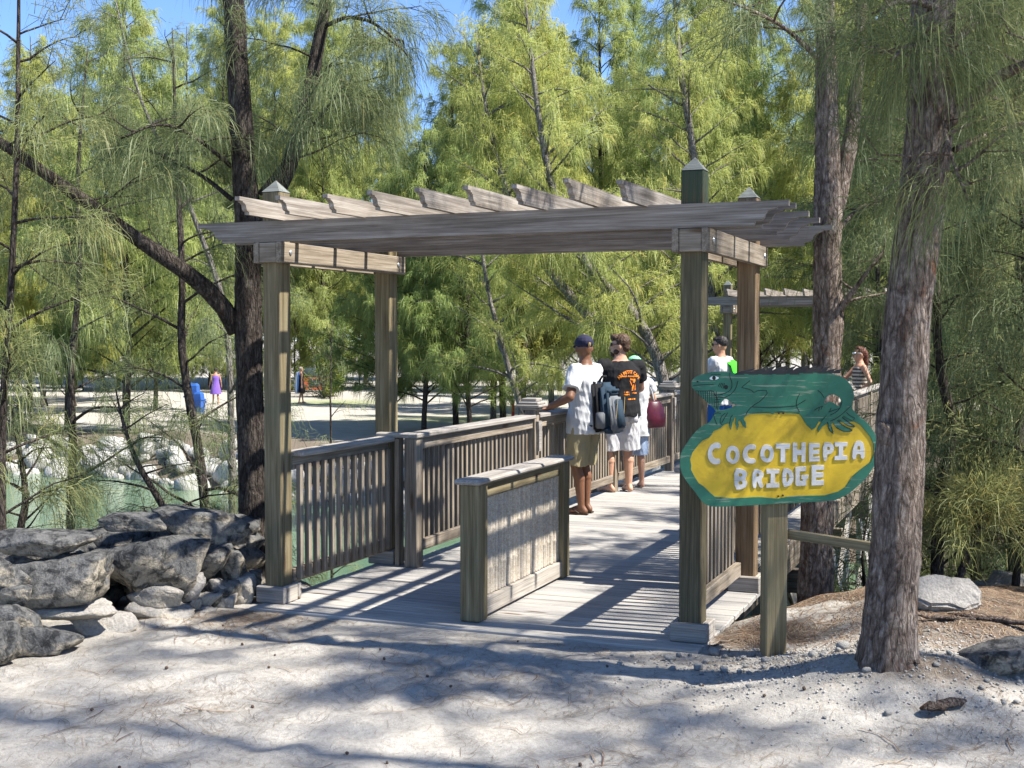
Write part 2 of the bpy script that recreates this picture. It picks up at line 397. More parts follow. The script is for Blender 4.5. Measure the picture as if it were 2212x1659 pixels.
# ---------------------------------------------------------------- ground and water
WATER_Z = -1.9
def sm(a, b, x): x = np.clip((np.asarray(x, float) - a) / (b - a), 0, 1); return x * x * (3 - 2 * x)
_wr = np.random.default_rng(5)
_wk = [(_wr.uniform(-1, 1, 2) * f, _wr.uniform(0, 6.3), a) for f, a, c in ((1.2, .012, 6), (3.5, .0055, 10), (9, .0022, 14), (24, .0022, 20)) for _ in range(c)]
def wob(x, y):
    z = np.zeros_like(x)
    for k, p, a in _wk: z = z + a * np.sin(k[0] * x + k[1] * y + p)
    return z
_fr = np.random.default_rng(17); _foot = []
for _ in range(46):      # walked-over sand: pairs of shallow prints
    fx, fy, fa = _fr.uniform(-2.8, 2.4), _fr.uniform(4.7, 7.6), _fr.normal(1.2, .7)
    for q_ in range(3):
        sgn_ = (-1) ** q_; _foot.append((fx + math.cos(fa) * .38 * q_ - math.sin(fa) * .08 * sgn_, fy + math.sin(fa) * .38 * q_ + math.cos(fa) * .08 * sgn_, fa + .1 * sgn_, _fr.uniform(.004, .009)))
def prints(x, y):
    z = np.zeros_like(x)
    for fx, fy, fa, d in _foot:
        dx, dy = x - fx, y - fy; a = (dx * math.cos(fa) + dy * math.sin(fa)) / .125; b_ = (-dx * math.sin(fa) + dy * math.cos(fa)) / .052; r2 = a * a + b_ * b_
        z = z - d * np.exp(-r2 * r2) + d * .55 * np.exp(-(np.sqrt(r2 + 1e-9) - 1.35) ** 2 / .10)
    return z
def ground_z(x, y, rough=True, fine=True):
    x = np.asarray(x, float); y = np.asarray(y, float)
    s = (x - BX) * E1[0] + (y - BY) * E1[1]; t = (x - BX) * E2[0] + (y - BY) * E2[1]
    top = -0.02 + 0.24 * np.exp(-(((x - 2.75) / 0.85) ** 2 + ((y - 7.75) / 1.15) ** 2)) + 0.185 * np.exp(-(((x - 2.05) / 0.55) ** 2 + ((y - 6.5) / 0.5) ** 2)) + 0.05 * np.exp(-(((x - 4.2) / 1.5) ** 2 + ((y - 6.5) / 1.5) ** 2))
    if rough:
        dk = sm(-0.2, 0.1, s) * (1 - sm(2.9, 3.2, s)) * sm(-.9, -.25, t)
        top = top + (wob(x, y) + (prints(x, y) if fine else 0)) * (1 - dk)
    tb = np.where(s < 0, 0.75 - 0.35 * sm(-.6, 0, s), np.where(s < 3.1, 0.15, 0.45 + np.clip(s - 3.1, 0, 2.2) * 1.15))
    wd = 3.6 - 1.4 * sm(3, 4.5, s)
    fl = -2.75 + 1.75 * sm(2.6, 5.2, s)
    tf = np.where(s < 1.5, 13.7 - 0.27 * (s - 1.5), 13.7 + .1 * (s - 1.5))
    tf = np.where(s < -18, 13.7 + .27 * 19.5, tf)
    zf = -1.15 + 1.0 * np.exp(-((s - 1.6) / 4.5) ** 4) + 0.35 * sm(6, 12, s)
    zf = zf + 0.03 * np.sin(x * .9 + y * .4) * sm(2, 8, t - tf)
    z = fl + (top - fl) * (1 - sm(tb, tb + wd, t)) + (zf - fl) * sm(tf - 1.6, tf + 2.6, t)
    return z
def gz(x, y): return float(ground_z(np.array([x]), np.array([y]), True, abs(x) < 5 and 3 < y < 9)[0])

def axis(lo, hi, f0, f1, fine, growth=1.10, mx=25.0):
    a = list(np.arange(f0, f1 + 1e-6, fine)); d = fine; p = f1
    while p < hi: d = min(d * growth, mx); p += d; a.append(p)
    d = fine; p = f0; b = []
    while p > lo: d = min(d * growth, mx); p -= d; b.append(p)
    return np.array(b[::-1] + a)
gx = axis(-500, 500, -4.2, 4.4, 0.045); gy = axis(-60, 900, 4.3, 9.6, 0.045)
X, Y = np.meshgrid(gx, gy); Z = ground_z(X, Y)
nx, ny = len(gx), len(gy)
V = np.stack([X.ravel(), Y.ravel(), Z.ravel()], 1)
i = (np.arange(ny - 1)[:, None] * nx + np.arange(nx - 1)[None, :]).ravel()
Q = np.stack([i, i + 1, i + nx + 1, i + nx], 1)
def litter_amount(x, y):
    s = (x - BX) * E1[0] + (y - BY) * E1[1]; t = (x - BX) * E2[0] + (y - BY) * E2[1]
    a = 0.66 * np.exp(-(((x - 3.0) / 1.05) ** 2 + ((y - 7.5) / 0.95) ** 2)) + 0.75 * np.exp(-(((x - 1.55) / 0.35) ** 2 + ((y - 7.75) / 0.3) ** 2))
    a = np.maximum(a, 0.62 * np.exp(-(((x - 2.15) / 0.5) ** 2 + ((y - 6.33) / 0.22) ** 2)))
    a = np.maximum(a, 0.8 * sm(3.2, 4.2, x) * sm(5.8, 7.0, y) * (t < 12))
    a = np.maximum(a, 0.55 * np.exp(-(((x + 1.75) / 0.35) ** 2 + ((y - 8.35) / 0.3) ** 2)))
    tf = 13.7 - 0.27 * (np.clip(s, -18, 60) - 1.5)
    a = np.maximum(a, 0.9 * sm(tf - 1, tf + .8, t) * (1 - sm(tf + 4.5, tf + 7.5, t)))
    a = np.maximum(a, 0.85 * sm(3.0, 4.5, s) * sm(1.0, 2.0, t))
    a = np.maximum(a, 0.75 * (t > .9) * (t < 4))
    return np.clip(a, 0, 1)
lit = litter_amount(X, Y).ravel()
g1 = at_z(730, 868, -1.15)
grass = (np.exp(-(((X - g1[0]) / 2.6) ** 2 + ((Y - g1[1]) / 1.6) ** 2)) + np.exp(-(((X + 1.5) / 3.5) ** 2 + ((Y - 46) / 2.0) ** 2))).ravel()

def ground_material():
    m, nt, b = nodes('coral_sand')
    tc = nt.nodes.new('ShaderNodeTexCoord'); v = tc.outputs['Object']
    n1 = noise(nt, v, 1.7, 6, 0.6); n2 = noise(nt, v, 26, 8, 0.7); n3 = noise(nt, v, 150, 4, 0.7)
    c = ramp(nt, n1, [(0.3, (0.345, 0.322, 0.288)), (0.7, (0.435, 0.412, 0.375))])
    c = mixc(nt, 0.8, c, ramp(nt, n2, [(0.32, (0.70, 0.69, 0.68)), (0.55, (1, 1, 1))]), 'MULTIPLY')
    c = mixc(nt, 0.7, c, ramp(nt, n3, [(0.30, (0.62, 0.60, 0.58)), (0.5, (1, 1, 1))]), 'MULTIPLY')
    a = nt.nodes.new('ShaderNodeAttribute'); a.attribute_name = 'litter'
    ad = nd(nt, 'ShaderNodeMath', operation='MULTIPLY_ADD'); nt.links.new(n2, ad.inputs[0]); ad.inputs[1].default_value = 0.9
    ad2 = nd(nt, 'ShaderNodeMath', operation='ADD'); nt.links.new(a.outputs['Fac'], ad.inputs[2]); nt.links.new(ad.outputs[0], ad2.inputs[0]); ad2.inputs[1].default_value = -0.42
    f = ramp(nt, ad2.outputs[0], [(0.25, (0, 0, 0)), (0.62, (0.9, 0.9, 0.9))])
    lc = ramp(nt, n3, [(0.35, (0.072, 0.055, 0.042)), (0.6, (0.155, 0.12, 0.092)), (0.75, (0.31, 0.27, 0.23))])
    c = mixc(nt, f, c, lc)
    g = nt.nodes.new('ShaderNodeAttribute'); g.attribute_name = 'grass'
    gf = nd(nt, 'ShaderNodeMath', operation='MULTIPLY'); nt.links.new(g.outputs['Fac'], gf.inputs[0]); gf.inputs[1].default_value = 0.9
    c = mixc(nt, gf.outputs[0], c, ramp(nt, n2, [(0.3, (0.12, 0.17, 0.04)), (0.7, (0.24, 0.27, 0.08))]))
    nt.links.new(c, b.inputs['Base Color']); b.inputs['Roughness'].default_value = 0.95; b.inputs['Specular IOR Level'].default_value = 0.1
    h = nd(nt, 'ShaderNodeMath', operation='MULTIPLY_ADD'); nt.links.new(n3, h.inputs[0]); h.inputs[1].default_value = 0.3; nt.links.new(n2, h.inputs[2])
    bump(nt, b, h.outputs[0], 0.7, 0.03)
    return m
M['sand'] = ground_material()
me = mesh_np('ground', V, Q, smooth=True, mat=M['sand'])
for nm, val in (('litter', lit), ('grass', np.clip(grass, 0, 1))):
    a = me.attributes.new(nm, 'FLOAT', 'POINT'); a.data.foreach_set('value', val.astype(np.float32))
structure(obj('ground', me))

def water_material():
    m, nt, b = nodes('green_water'); tc = nt.nodes.new('ShaderNodeTexCoord'); v = tc.outputs['Object']
    n = noise(nt, v, 0.35, 3); mp = nt.nodes.new('ShaderNodeMapping'); mp.inputs['Scale'].default_value = (1.0, 2.2, 1); nt.links.new(v, mp.inputs[0])
    r = noise(nt, mp.outputs[0], 4.0, 5, 0.65, 0.4)
    nt.links.new(ramp(nt, n, [(0.3, (0.062, 0.125, 0.074)), (0.7, (0.135, 0.20, 0.125))]), b.inputs['Base Color'])
    b.inputs['Roughness'].default_value = 0.06; b.inputs['Specular IOR Level'].default_value = 0.5; b.inputs['IOR'].default_value = 1.33
    bump(nt, b, r, 0.5, 0.05); return m
M['water'] = water_material()
V = np.array([[-90, 4, WATER_Z], [40, 4, WATER_Z], [40, 75, WATER_Z], [-90, 75, WATER_Z]], float)
structure(obj('water', mesh_np('water', V, np.array([[0, 1, 2, 3]]), mat=M['water'])))
# ---------------------------------------------------------------- footbridge
random.seed(3)
def bridge_frame(name, label, cat, s=0.0, t=0.0, z=0.0, group=None):
    return thing(name, label, cat, st2w(s, t, z), -AZ, group)

br = bridge_frame('footbridge', 'long straight timber footbridge with pale grey cross planks over the green water', 'bridge')
PL, GAP = 0.1365, 0.1455
T_END = 16.3
k = 0; t = -0.28
while t < T_END:
    wide = t < 1.62 or t > 14.1
    s0, s1 = (-0.06, 3.09) if wide else (0.13, 2.86)
    o = board('plank', br, M['deck'], s1 - s0, PL, 0.038, ((s0 + s1) / 2 + random.uniform(-.006, .006), t + PL / 2, -0.019 + random.uniform(-.0025, .0015)), bev=0.005)
    o.rotation_euler = (random.uniform(-.006, .006), 0, random.uniform(-.0015, .0015))
    t += GAP
for s in (0.25, 1.0, 2.0, 2.74):
    board('joist', br, M['wood'], T_END + .1, 0.05, 0.24, (s, T_END / 2 - .05, -0.161), 'y')
for s in (0.105, 2.885):
    board('fascia', br, M['wood'], 12.3, 0.038, 0.26, (s, 7.9, -0.16), 'y')
PT = [1.52, 4.15, 6.8, 9.4, 12.0, 14.15]
for tt in PT[1:]:
    for s in (0.35, 2.64):
        board('pile', br, M['pale_wood'], 3.1, 0.2, 0.2, (s, tt, -1.84), 'z')
    board('pile_cap', br, M['wood'], 3.0, 0.1, 0.22, (1.5, tt, -0.395), 'x')
    bar('cross_brace', br, M['pale_wood'], (0.4, tt - .13, -2.2), (2.6, tt - .13, -0.5), 0.045, 0.14)
    bar('cross_brace', br, M['pale_wood'], (0.4, tt + .13, -0.5), (2.6, tt + .13, -2.2), 0.045, 0.14)
for ta, tb_ in zip(PT[1:-1], PT[2:]):
    bar('side_brace', br, M['pale_wood'], (2.77, ta + .1, -2.2), (2.77, tb_ - .1, -0.42), 0.045, 0.14)
    bar('side_brace', br, M['pale_wood'], (2.83, ta + .1, -0.42), (2.83, tb_ - .1, -2.2), 0.045, 0.14)

# ---- railings
def finial(parent, s, t, z, po):
    h = 0.0
    for wd, hh in ((0.17, 0.03), (0.25, 0.028), (0.215, 0.03), (0.16, 0.035)):
        sub_of(board('post_cap', parent, M['cap'], wd, wd, hh, (s, t, z + h + hh / 2), bev=0.008), po); h += hh - 0.001
def railing(label, s, sign, posts, finials):
    r = bridge_frame('bridge_railing', label, 'railing')
    for tt in posts:
        hh = 1.13 if tt in finials else 1.045
        po = board('post', r, M['wood'], hh, 0.115, 0.115, (s, tt, hh / 2), 'z', bev=0.006)
        if tt in finials:
            finial(r, s, tt, hh, po)
            for dd in (1,):
                bk_ = prism('bracket', r, M['cap'], [(-.03, -.3), (.03, -.3), (.035, -.12), (.055, -.06), (.045, 0), (-.045, 0), (-.03, -.1)], 0.03, (s + sign * 0.075, tt, 1.02), (0, 0, math.pi / 2)); sub_of(bk_, po)
    for ta, tb_ in zip(posts[:-1], posts[1:]):
        ea = 0.06 if ta in finials else -0.07 if ta == posts[0] else 0.001
        eb = -0.06 if tb_ in finials else -0.001
        L = (tb_ + eb) - (ta + ea)
        board('handrail', r, M['cap'], L, 0.15, 0.04, (s, (ta + ea + tb_ + eb) / 2, 1.067), 'y', bev=0.009)
        Ls = tb_ - ta - 0.12
        board('top_rail', r, M['wood'], Ls, 0.04, 0.09, (s + sign * .012, (ta + tb_) / 2, 0.995), 'y')
        board('bottom_rail', r, M['wood'], Ls, 0.04, 0.09, (s + sign * .012, (ta + tb_) / 2, 0.165), 'y')
        n = int(Ls / 0.094)
        for q in range(n):
            tq = ta + 0.06 + (q + 0.5) * Ls / n
            board('baluster', r, M['wood'], 0.86, 0.036, 0.036, (s - sign * .027, tq + random.uniform(-.002, .002), 0.56), 'z', bev=0.003)
    return r
rl = railing('long weathered bridge railing that the two men in shorts stand at', 0.30, 1, PT, (4.15, 9.4))
rr = railing('long weathered bridge railing beyond the iguana sign, opposite the leaning people', 2.685, -1, PT, (4.15, 9.4))
# return piece from the pergola to the inset rail
for par, s0 in ((rl, 0.16), (rr, 2.825)):
    board('handrail', par, M['cap'], 0.36, 0.14, 0.04, (s0, 1.535, 1.066), 'x', bev=0.009)
    board('post', par, M['wood'], 1.04, 0.09, 0.04, (s0, 1.535, 0.52), 'z')

# ---- pergola
def ogee(L, H, kx=1.0):
    e = [(0, 0), (0, -.034), (-.07, -.036), (-.07, -.046), (-.095, -.050), (-.125, -.062), (-.138, -.08), (-.143, -.098), (-.158, -.113), (-.18, -.118), (-.20, -.119), (-.20, -.144)]
    right = [(L / 2 + x * kx, H / 2 + z * H / .144) for x, z in e]
    return right + [(-x, z) for x, z in reversed(right)]
def pergola(label, s, t, z, posts, beam_mats, scale=1.0, rails=True):
    p = bridge_frame('pergola', label, 'pergola', s, t, z)
    for j, (ps, pt) in enumerate(((0, 0), (BS, 0), (0, BT), (BS, BT))):
        H = 2.87
        po = board('post', p, posts[j], H, 0.14, 0.14, (ps, pt, H / 2), 'z', bev=0.007)
        bm = bmesh.new(); a = 0.0715
        vs = [bm.verts.new(q) for q in ((-a, -a, 0), (a, -a, 0), (a, a, 0), (-a, a, 0), (0, 0, .085))]
        for f in ((0, 1, 4), (1, 2, 4), (2, 3, 4), (3, 0, 4), (3, 2, 1, 0)): bm.faces.new([vs[i] for i in f])
        me = bpy.data.meshes.new('cap'); bm.to_mesh(me); bm.free(); me.materials.append(M['cap_stone'])
        sub_of(obj('post_top', me, p, (ps, pt, H + 0.001)), po)
        for dx, dy, ax in ((0, -.093, 'x'), (0, .093, 'x'), (-.093, 0, 'y'), (.093, 0, 'y')):
            tr_ = board('base_trim', p, M['cap'], 0.232 if ax == 'x' else 0.139, 0.044, 0.115, (ps + dx, pt + dy, 0.0585), ax, bev=0.007); sub_of(tr_, po)
    # side beams, a pair on each pair of posts
    for ps in (0, BS):
        for d in (-.092, .092):
            board('side_beam', p, M['wood'], 1.873, 0.042, 0.144, (ps + d, 0.817, 2.4465), 'y')
        for tq in (-0.118 + .03, 1.753 - .03):
            board('spacer', p, M['wood'], 0.138, 0.05, 0.138, (ps, tq, 2.4465), 'x')
        for d in (-.118, .118):
            for tq in (0.0, BT):
                bm = bmesh.new(); bmesh.ops.create_uvsphere(bm, u_segments=8, v_segments=5, radius=.018)
                bmesh.ops.scale(bm, vec=(.45, 1, 1), verts=bm.verts); me = bpy.data.meshes.new('bolt'); bm.to_mesh(me); bm.free(); me.materials.append(M['metal'])
                obj('bolt', me, p, (ps + d, tq, 2.45))
    # long beams with shaped ends
    Lb = 3.578 + 0.583; cs = (3.578 - 0.583) / 2
    for tq in (-.0915, .0915, .62, 1.09, BT + .0915):
        prism('long_beam', p, M['beam'], ogee(Lb + random.uniform(-.015, .015), 0.144), 0.04, (cs, tq, 2.5915))
    # rafters
    Lr = 2.9
    for q in range(9):
        prism('rafter', p, M['beam'], ogee(Lr, 0.11, .55), 0.036, (0.10 + q * 0.3255, -0.62 + Lr / 2 + random.uniform(-.02, .02), 2.7195), (0, random.uniform(-.01, .01), math.pi / 2))
    if rails:
        for ps, sg in ((0.045, 1), (BS - 0.045, -1)):
            L = BT - 0.16
            board('handrail', p, M['cap'], L - .02, 0.15, 0.04, (ps + sg * .03, BT / 2, 1.035), 'y', bev=0.009)
            board('top_rail', p, M['wood'], L - .02, 0.04, 0.095, (ps, BT / 2, 0.9665), 'y')
            board('bottom_rail', p, M['wood'], L - .02, 0.045, 0.10, (ps, BT / 2, 0.165), 'y')
            n = 13
            for b_ in range(n):
                board('baluster', p, M['wood'], 0.82, 0.038, 0.038, (ps + sg * .043, 0.085 + (b_ + .5) * (BT - .17) / n, 0.545), 'z', bev=0.003)
    return p
pergola('weathered timber pergola over the near bridge entrance beside the iguana sign', 0, 0, 0, (M['post'], M['post_green'], M['post'], M['post_brown']), None)
pergola('small distant timber pergola at the far end of the footbridge', 0.02, 14.35, -0.10, (M['post'],) * 4, None, rails=False)

# ---- bamboo divider
dv = bridge_frame('divider_panel', 'waist-high timber and bamboo divider standing in the middle of the deck', 'divider', 1.53, 0, 0)
for tq in (-0.045, 1.56):
    board('post', dv, M['post'], 0.9, 0.14, 0.14, (0, tq, 0.451), 'z', bev=0.008)
board('cap_board', dv, M['cap'], 1.85, 0.19, 0.036, (0, 0.76, 0.920), 'y', bev=0.014)
board('top_rail', dv, M['post'], 1.46, 0.05, 0.10, (0.02, 0.7575, 0.85), 'y')
board('bottom_rail', dv, M['cap'], 1.46, 0.06, 0.115, (0.03, 0.7575, 0.08), 'y')
board('backing', dv, M['wood'], 1.46, 0.02, 0.66, (-0.02, 0.7575, 0.468), 'y')
M['bamboo'] = wood('dry_bamboo', (0.36, 0.31, 0.24), (0.48, 0.43, 0.36), (0.58, 0.53, 0.46), stain=(0.3, 0.25, 0.19), stain_amt=0.3, rough=0.55, knots=False)
rb = np.random.default_rng(8); tq = 0.035
while tq < 1.47:
    r_ = rb.uniform(.017, .026); z = 0.14; pts = []; rad = []
    while z < 0.80:
        seg = rb.uniform(.16, .27); ze = min(z + seg, 0.80)
        pts += [(0, 0, z), (0, 0, z + .01), (0, 0, ze - .012), (0, 0, ze - .004)]; rad += [r_ * 1.10, r_, r_ * .98, r_ * 1.12]; z = ze
    me = tubes_mesh('bamboo_cane', [tube_data(np.array(pts) - np.array([0, 0, .47]), rad, 8)], M['bamboo'])
    o = obj('bamboo_cane', me, dv, (0.012 + rb.uniform(-.004, .004), tq + r_, 0.47), (rb.uniform(-.012, .012), 0, 0)); tq += 2 * r_ + .0015
# ---------------------------------------------------------------- the iguana sign
KS = 0.2 * 7.22 / 2700
def sg(x, y): return ((x - 1106) * KS, (829 - y) * KS)
sp = at(1686.7, 940, 7.22)
zg = gz(1.56, 7.3)
sign = thing('wooden_sign', 'green and yellow carved iguana sign reading COCOTHEPIA BRIDGE on a square post', 'sign', (sp[0], sp[1], zg), 0.09)
sz = sp[2] - zg
RX = (math.pi / 2, 0, 0)
green = [(120,262),(128,225),(165,195),(230,168),(330,145),(450,135),(520,140),(590,160),(800,170),(1100,170),(1400,155),(1600,155),(1700,170),(1790,205),(1860,265),(1900,330),(1915,400),(1898,490),(1890,545),(1950,610),(2030,670),(2100,740),(2160,830),(2190,930),(2200,1030),(2180,1120),(2120,1220),(2060,1300),(1960,1400),(1850,1480),(1750,1530),(1650,1550),(1200,1570),(800,1585),(400,1600),(300,1585),(230,1530),(170,1440),(110,1370),(50,1290),(5,1200),(-5,1080),(12,1000),(70,910),(150,800),(230,730),(310,690),(345,650),(362,600),(385,572),(392,556),(300,475),(180,362),(138,325),(122,295)]
yellow = [(105,1085),(130,1010),(200,920),(240,880),(310,850),(340,820),(360,780),(440,745),(480,710),(530,690),(537,735),(552,762),(565,705),(590,640),(610,625),(600,690),(625,765),(640,720),(630,680),(655,660),(680,720),(718,748),(715,690),(690,650),(710,620),(760,595),(850,575),(950,575),(1010,600),(1060,570),(1110,565),(1170,590),(1300,585),(1340,640),(1390,720),(1450,770),(1490,745),(1530,670),(1620,610),(1560,680),(1510,760),(1520,800),(1560,740),(1600,715),(1630,690),(1640,780),(1690,820),(1660,730),(1675,685),(1720,750),(1800,795),(1890,790),(1900,775),(1800,735),(1730,670),(1750,660),(1830,720),(1915,750),(1930,735),(1850,690),(1785,640),(1800,620),(1880,665),(1930,690),(1990,720),(2050,790),(2100,850),(2140,930),(2145,1040),(2110,1130),(2060,1165),(1990,1215),(1900,1290),(1830,1400),(1750,1450),(1600,1490),(1450,1490),(1300,1490),(1180,1500),(1080,1520),(900,1500),(800,1500),(600,1510),(480,1500),(380,1490),(310,1430),(260,1380),(200,1340),(150,1260),(115,1190),(120,1150)]
gap = [(412,560),(440,475),(490,420),(560,468),(622,500),(560,530),(480,552)]
hole = [(1582,490),(1592,430),(1640,390),(1700,390),(1760,420),(1780,460),(1755,530),(1700,490),(1650,465),(1605,488)]
G = lambda pts, it=1: [sg(*p) for p in (smooth_loop(pts, it) if it else pts)]
back = [(600,560),(1320,560),(1440,745),(1560,660),(2000,640),(2110,760),(2170,930),(2185,1030),(2160,1120),(2050,1290),(1850,1465),(1750,1512),(1200,1553),(400,1583),(310,1570),(120,1360),(20,1200),(10,1080),(85,915),(240,745),(420,640)]
obj('board', flat_curve('sign_board', [G(back)], 0.016, M['paint_yellow']), sign, (0, 0.0095, sz), RX)
bo = obj('iguana_border', flat_curve('sign_border', [G(green), G(yellow, 0), G(gap), G(hole)], 0.0045, M['paint_green'], 0.0008), sign, (0, -0.0015, sz), RX)
# backing of the animal part so that it has the thickness of the plank
ig = [(128,262),(170,200),(330,152),(450,142),(590,167),(1100,177),(1600,162),(1700,177),(1785,212),(1852,270),(1890,335),(1905,400),(1885,500),(1880,552),(1990,652),(1990,690),(1420,690),(1330,580),(640,600),(420,660),(340,690),(372,600),(398,560),(300,466),(180,352),(140,315)]
obj('iguana_plank', flat_curve('iguana_plank', [G(ig), G(gap, 0), G(hole, 0)], 0.012, M['paint_green']), sign, (0, 0.0072, sz), RX)
# raised letters
LET = {
 'C': [[(1, .98), (.55, 1), (.18, .85), (0, .5), (.15, .15), (.5, 0), (.98, .02), (.98, .26), (.6, .25), (.4, .38), (.35, .55), (.42, .7), (.62, .76), (1, .72)]],
 'O': [[(.5, 1), (.16, .9), (0, .55), (.1, .18), (.5, 0), (.88, .12), (1, .45), (.9, .85)], [(.5, .76), (.7, .66), (.72, .45), (.62, .26), (.5, .22), (.33, .32), (.29, .55), (.36, .7)]],
 'T': [[(0, 1), (1, .98), (.98, .72), (.64, .72), (.66, 0), (.34, .02), (.35, .72), (0, .74)]],
 'H': [[(0, 1), (.31, .98), (.31, .63), (.68, .64), (.68, 1), (1, 1), (.98, 0), (.68, .02), (.69, .38), (.32, .38), (.33, 0), (0, .02)]],
 'E': [[(0, 1), (1, .98), (1, .77), (.36, .77), (.36, .63), (.95, .63), (.95, .4), (.36, .4), (.36, .24), (1, .26), (1, .02), (0, 0)]],
 'P': [[(0, 1), (.6, 1), (.92, .9), (1, .68), (.92, .47), (.62, .36), (.36, .36), (.36, 0), (.02, .02)], [(.36, .78), (.55, .78), (.66, .68), (.58, .57), (.36, .56)]],
 'I': [[(0, 1), (1, .98), (.98, .76), (.66, .76), (.66, .25), (.98, .24), (1, .02), (0, 0), (0, .22), (.33, .24), (.34, .76), (.02, .76)]],
 'A': [[(0, 0), (.06, .6), (.28, .96), (.6, 1), (.88, .9), (1, .5), (1, .02), (.72, .02), (.7, .28), (.33, .28), (.31, 0)], [(.36, .5), (.68, .5), (.62, .72), (.42, .72)]],
 'B': [[(0, 1), (.6, .98), (.95, .85), (.98, .65), (.82, .52), (1, .36), (.95, .14), (.6, .02), (.05, 0)], [(.33, .78), (.55, .78), (.66, .7), (.55, .6), (.34, .6)], [(.34, .42), (.56, .42), (.68, .32), (.58, .22), (.35, .2)]],
 'R': [[(0, 1), (.62, .98), (.98, .8), (.92, .58), (.74, .46), (1, .05), (.66, 0), (.44, .36), (.34, .36), (.34, 0), (0, .02)], [(.33, .8), (.52, .78), (.62, .7), (.52, .6), (.33, .58)]],
 'D': [[(0, 1), (.55, 1), (.9, .82), (1, .5), (.9, .2), (.55, .02), (.03, 0)], [(.34, .76), (.52, .75), (.66, .52), (.52, .26), (.35, .25)]],
 'G': [[(0, .98), (.8, 1), (.8, .77), (.33, .76), (.3, .26), (.56, .25), (.56, .36), (.45, .37), (.46, .56), (1, .56), (.98, .38), (.84, .36), (.84, .02), (.08, 0), (0, .1)]],
}
rows = [('C',295,440,905,1140),('O',498,650,935,1140),('C',680,828,925,1135),('O',875,1030,925,1130),('T',1050,1208,918,1125),('H',1240,1380,912,1125),('E',1420,1535,918,1118),('P',1575,1695,912,1112),('I',1705,1845,908,1105),('A',1900,2040,895,1097),
        ('B',592,735,1185,1415),('R',795,920,1195,1402),('I',948,1090,1195,1398),('D',1125,1250,1190,1390),('G',1270,1415,1172,1382),('E',1450,1585,1157,1378)]
for ch, x0, x1, y0, y1 in rows:
    loops = []
    for lp in LET[ch]:
        q = [(x0 + a * (x1 - x0), y1 - b_ * (y1 - y0)) for a, b_ in lp]
        if ch in 'CO': q = smooth_loop(q, 2)
        elif ch in 'BPRDA': q = smooth_loop(q, 1)
        loops.append([sg(*p) for p in q])
    obj('letter', flat_curve('letter', loops, 0.006, M['paint_white'], 0.0008), sign, (0, -0.0015, sz), RX)
# painted black lines
def ink(pts, wdt=7):
    P = [np.array(sg(*p)) for p in smooth_loop(pts, 1, closed=False)]; wdt *= KS; L_, R_ = [], []
    for i in range(len(P)):
        a = P[max(0, i - 1)]; b_ = P[min(len(P) - 1, i + 1)]; d = b_ - a; n = np.array([-d[1], d[0]]) / (np.linalg.norm(d) + 1e-9)
        L_.append(P[i] + n * wdt / 2); R_.append(P[i] - n * wdt / 2)
    return L_ + R_[::-1]
lines = [[(135,288),(250,278),(360,276)],[(160,345),(260,348),(360,345),(370,385),(400,420),(412,480),(405,550)],[(325,175),(370,165),(435,172)],
 [(535,150),(535,200),(560,250),(560,320),(510,365),(410,390)],[(625,240),(605,320),(550,385),(480,420),(410,410)],[(760,235),(670,305)],[(665,310),(770,335),(800,368),(850,340),(970,345),(890,450),(780,515),(730,570),(715,610)],
 [(780,520),(1000,532),(1270,512)],[(1310,380),(1280,430),(1270,510),(1310,580)],[(1270,510),(1330,475),(1375,448)],[(1507,343),(1550,375),(1582,430)],
 [(1475,560),(1520,530),(1570,517)],[(1530,530),(1520,570)],[(1560,520),(1545,555)],[(1780,470),(1760,540),(1720,580),(1650,615)],[(1880,515),(1800,590),(1720,650),(1650,680)],[(1760,540),(1630,580)],[(1660,535),(1640,580)],
 [(1830,585),(1880,630),(1930,645),(1910,665)],[(360,600),(375,660),(410,720),(385,690)],[(490,585),(440,625),(430,690),(460,715)],[(515,580),(480,640),(450,690)],[(570,605),(545,640),(540,690),(530,700)],[(360,600),(400,580),(440,590)],
 [(1620,690),(1640,780),(1690,815),(1665,740)],[(1730,670),(1800,735),(1900,775),(1890,792),(1800,795),(1720,750)],[(1785,640),(1850,690),(1925,735),(1915,750),(1830,720)]]
for q in range(9): lines.append([(195 + q * 24, 350), (200 + q * 24, 400 + q * 17)])
for q in range(4): lines.append([(430 + q * 16, 262), (408 + q * 18, 300 + q * 8)])
for q in range(4): lines.append([(375, 390 + q * 26), (460 - q * 12, 385 + q * 26)])
for ln in lines: sub_of(obj('painted_line', flat_curve('painted_line', [ink(ln)], 0.0012, M['ink']), sign, (0, -0.0050, sz), RX), bo)
eye = obj('eye', flat_curve('eye', [G([(307,212),(340,188),(375,185),(425,205),(390,225),(340,230)])], 0.001, M['eye_white']), sign, (0, -0.0050, sz), RX)
circ = lambda cx, cy, rx, ry: [sg(cx + rx * math.cos(a), cy + ry * math.sin(a)) for a in np.linspace(0, 6.283, 15)[:-1]]
pup = obj('pupil', flat_curve('pupil', [circ(362, 207, 20, 23)], 0.001, M['ink']), sign, (0, -0.0062, sz), RX)
ear = obj('ear_spot', flat_curve('ear_spot', [circ(495, 307, 23, 25)], 0.001, M['ink']), sign, (0, -0.0050, sz), RX)
nos = obj('nostril', flat_curve('nostril', [circ(182, 246, 12, 9)], 0.001, M['ink']), sign, (0, -0.0050, sz), RX)
for q_ in (eye, pup, ear, nos): sub_of(q_, bo)
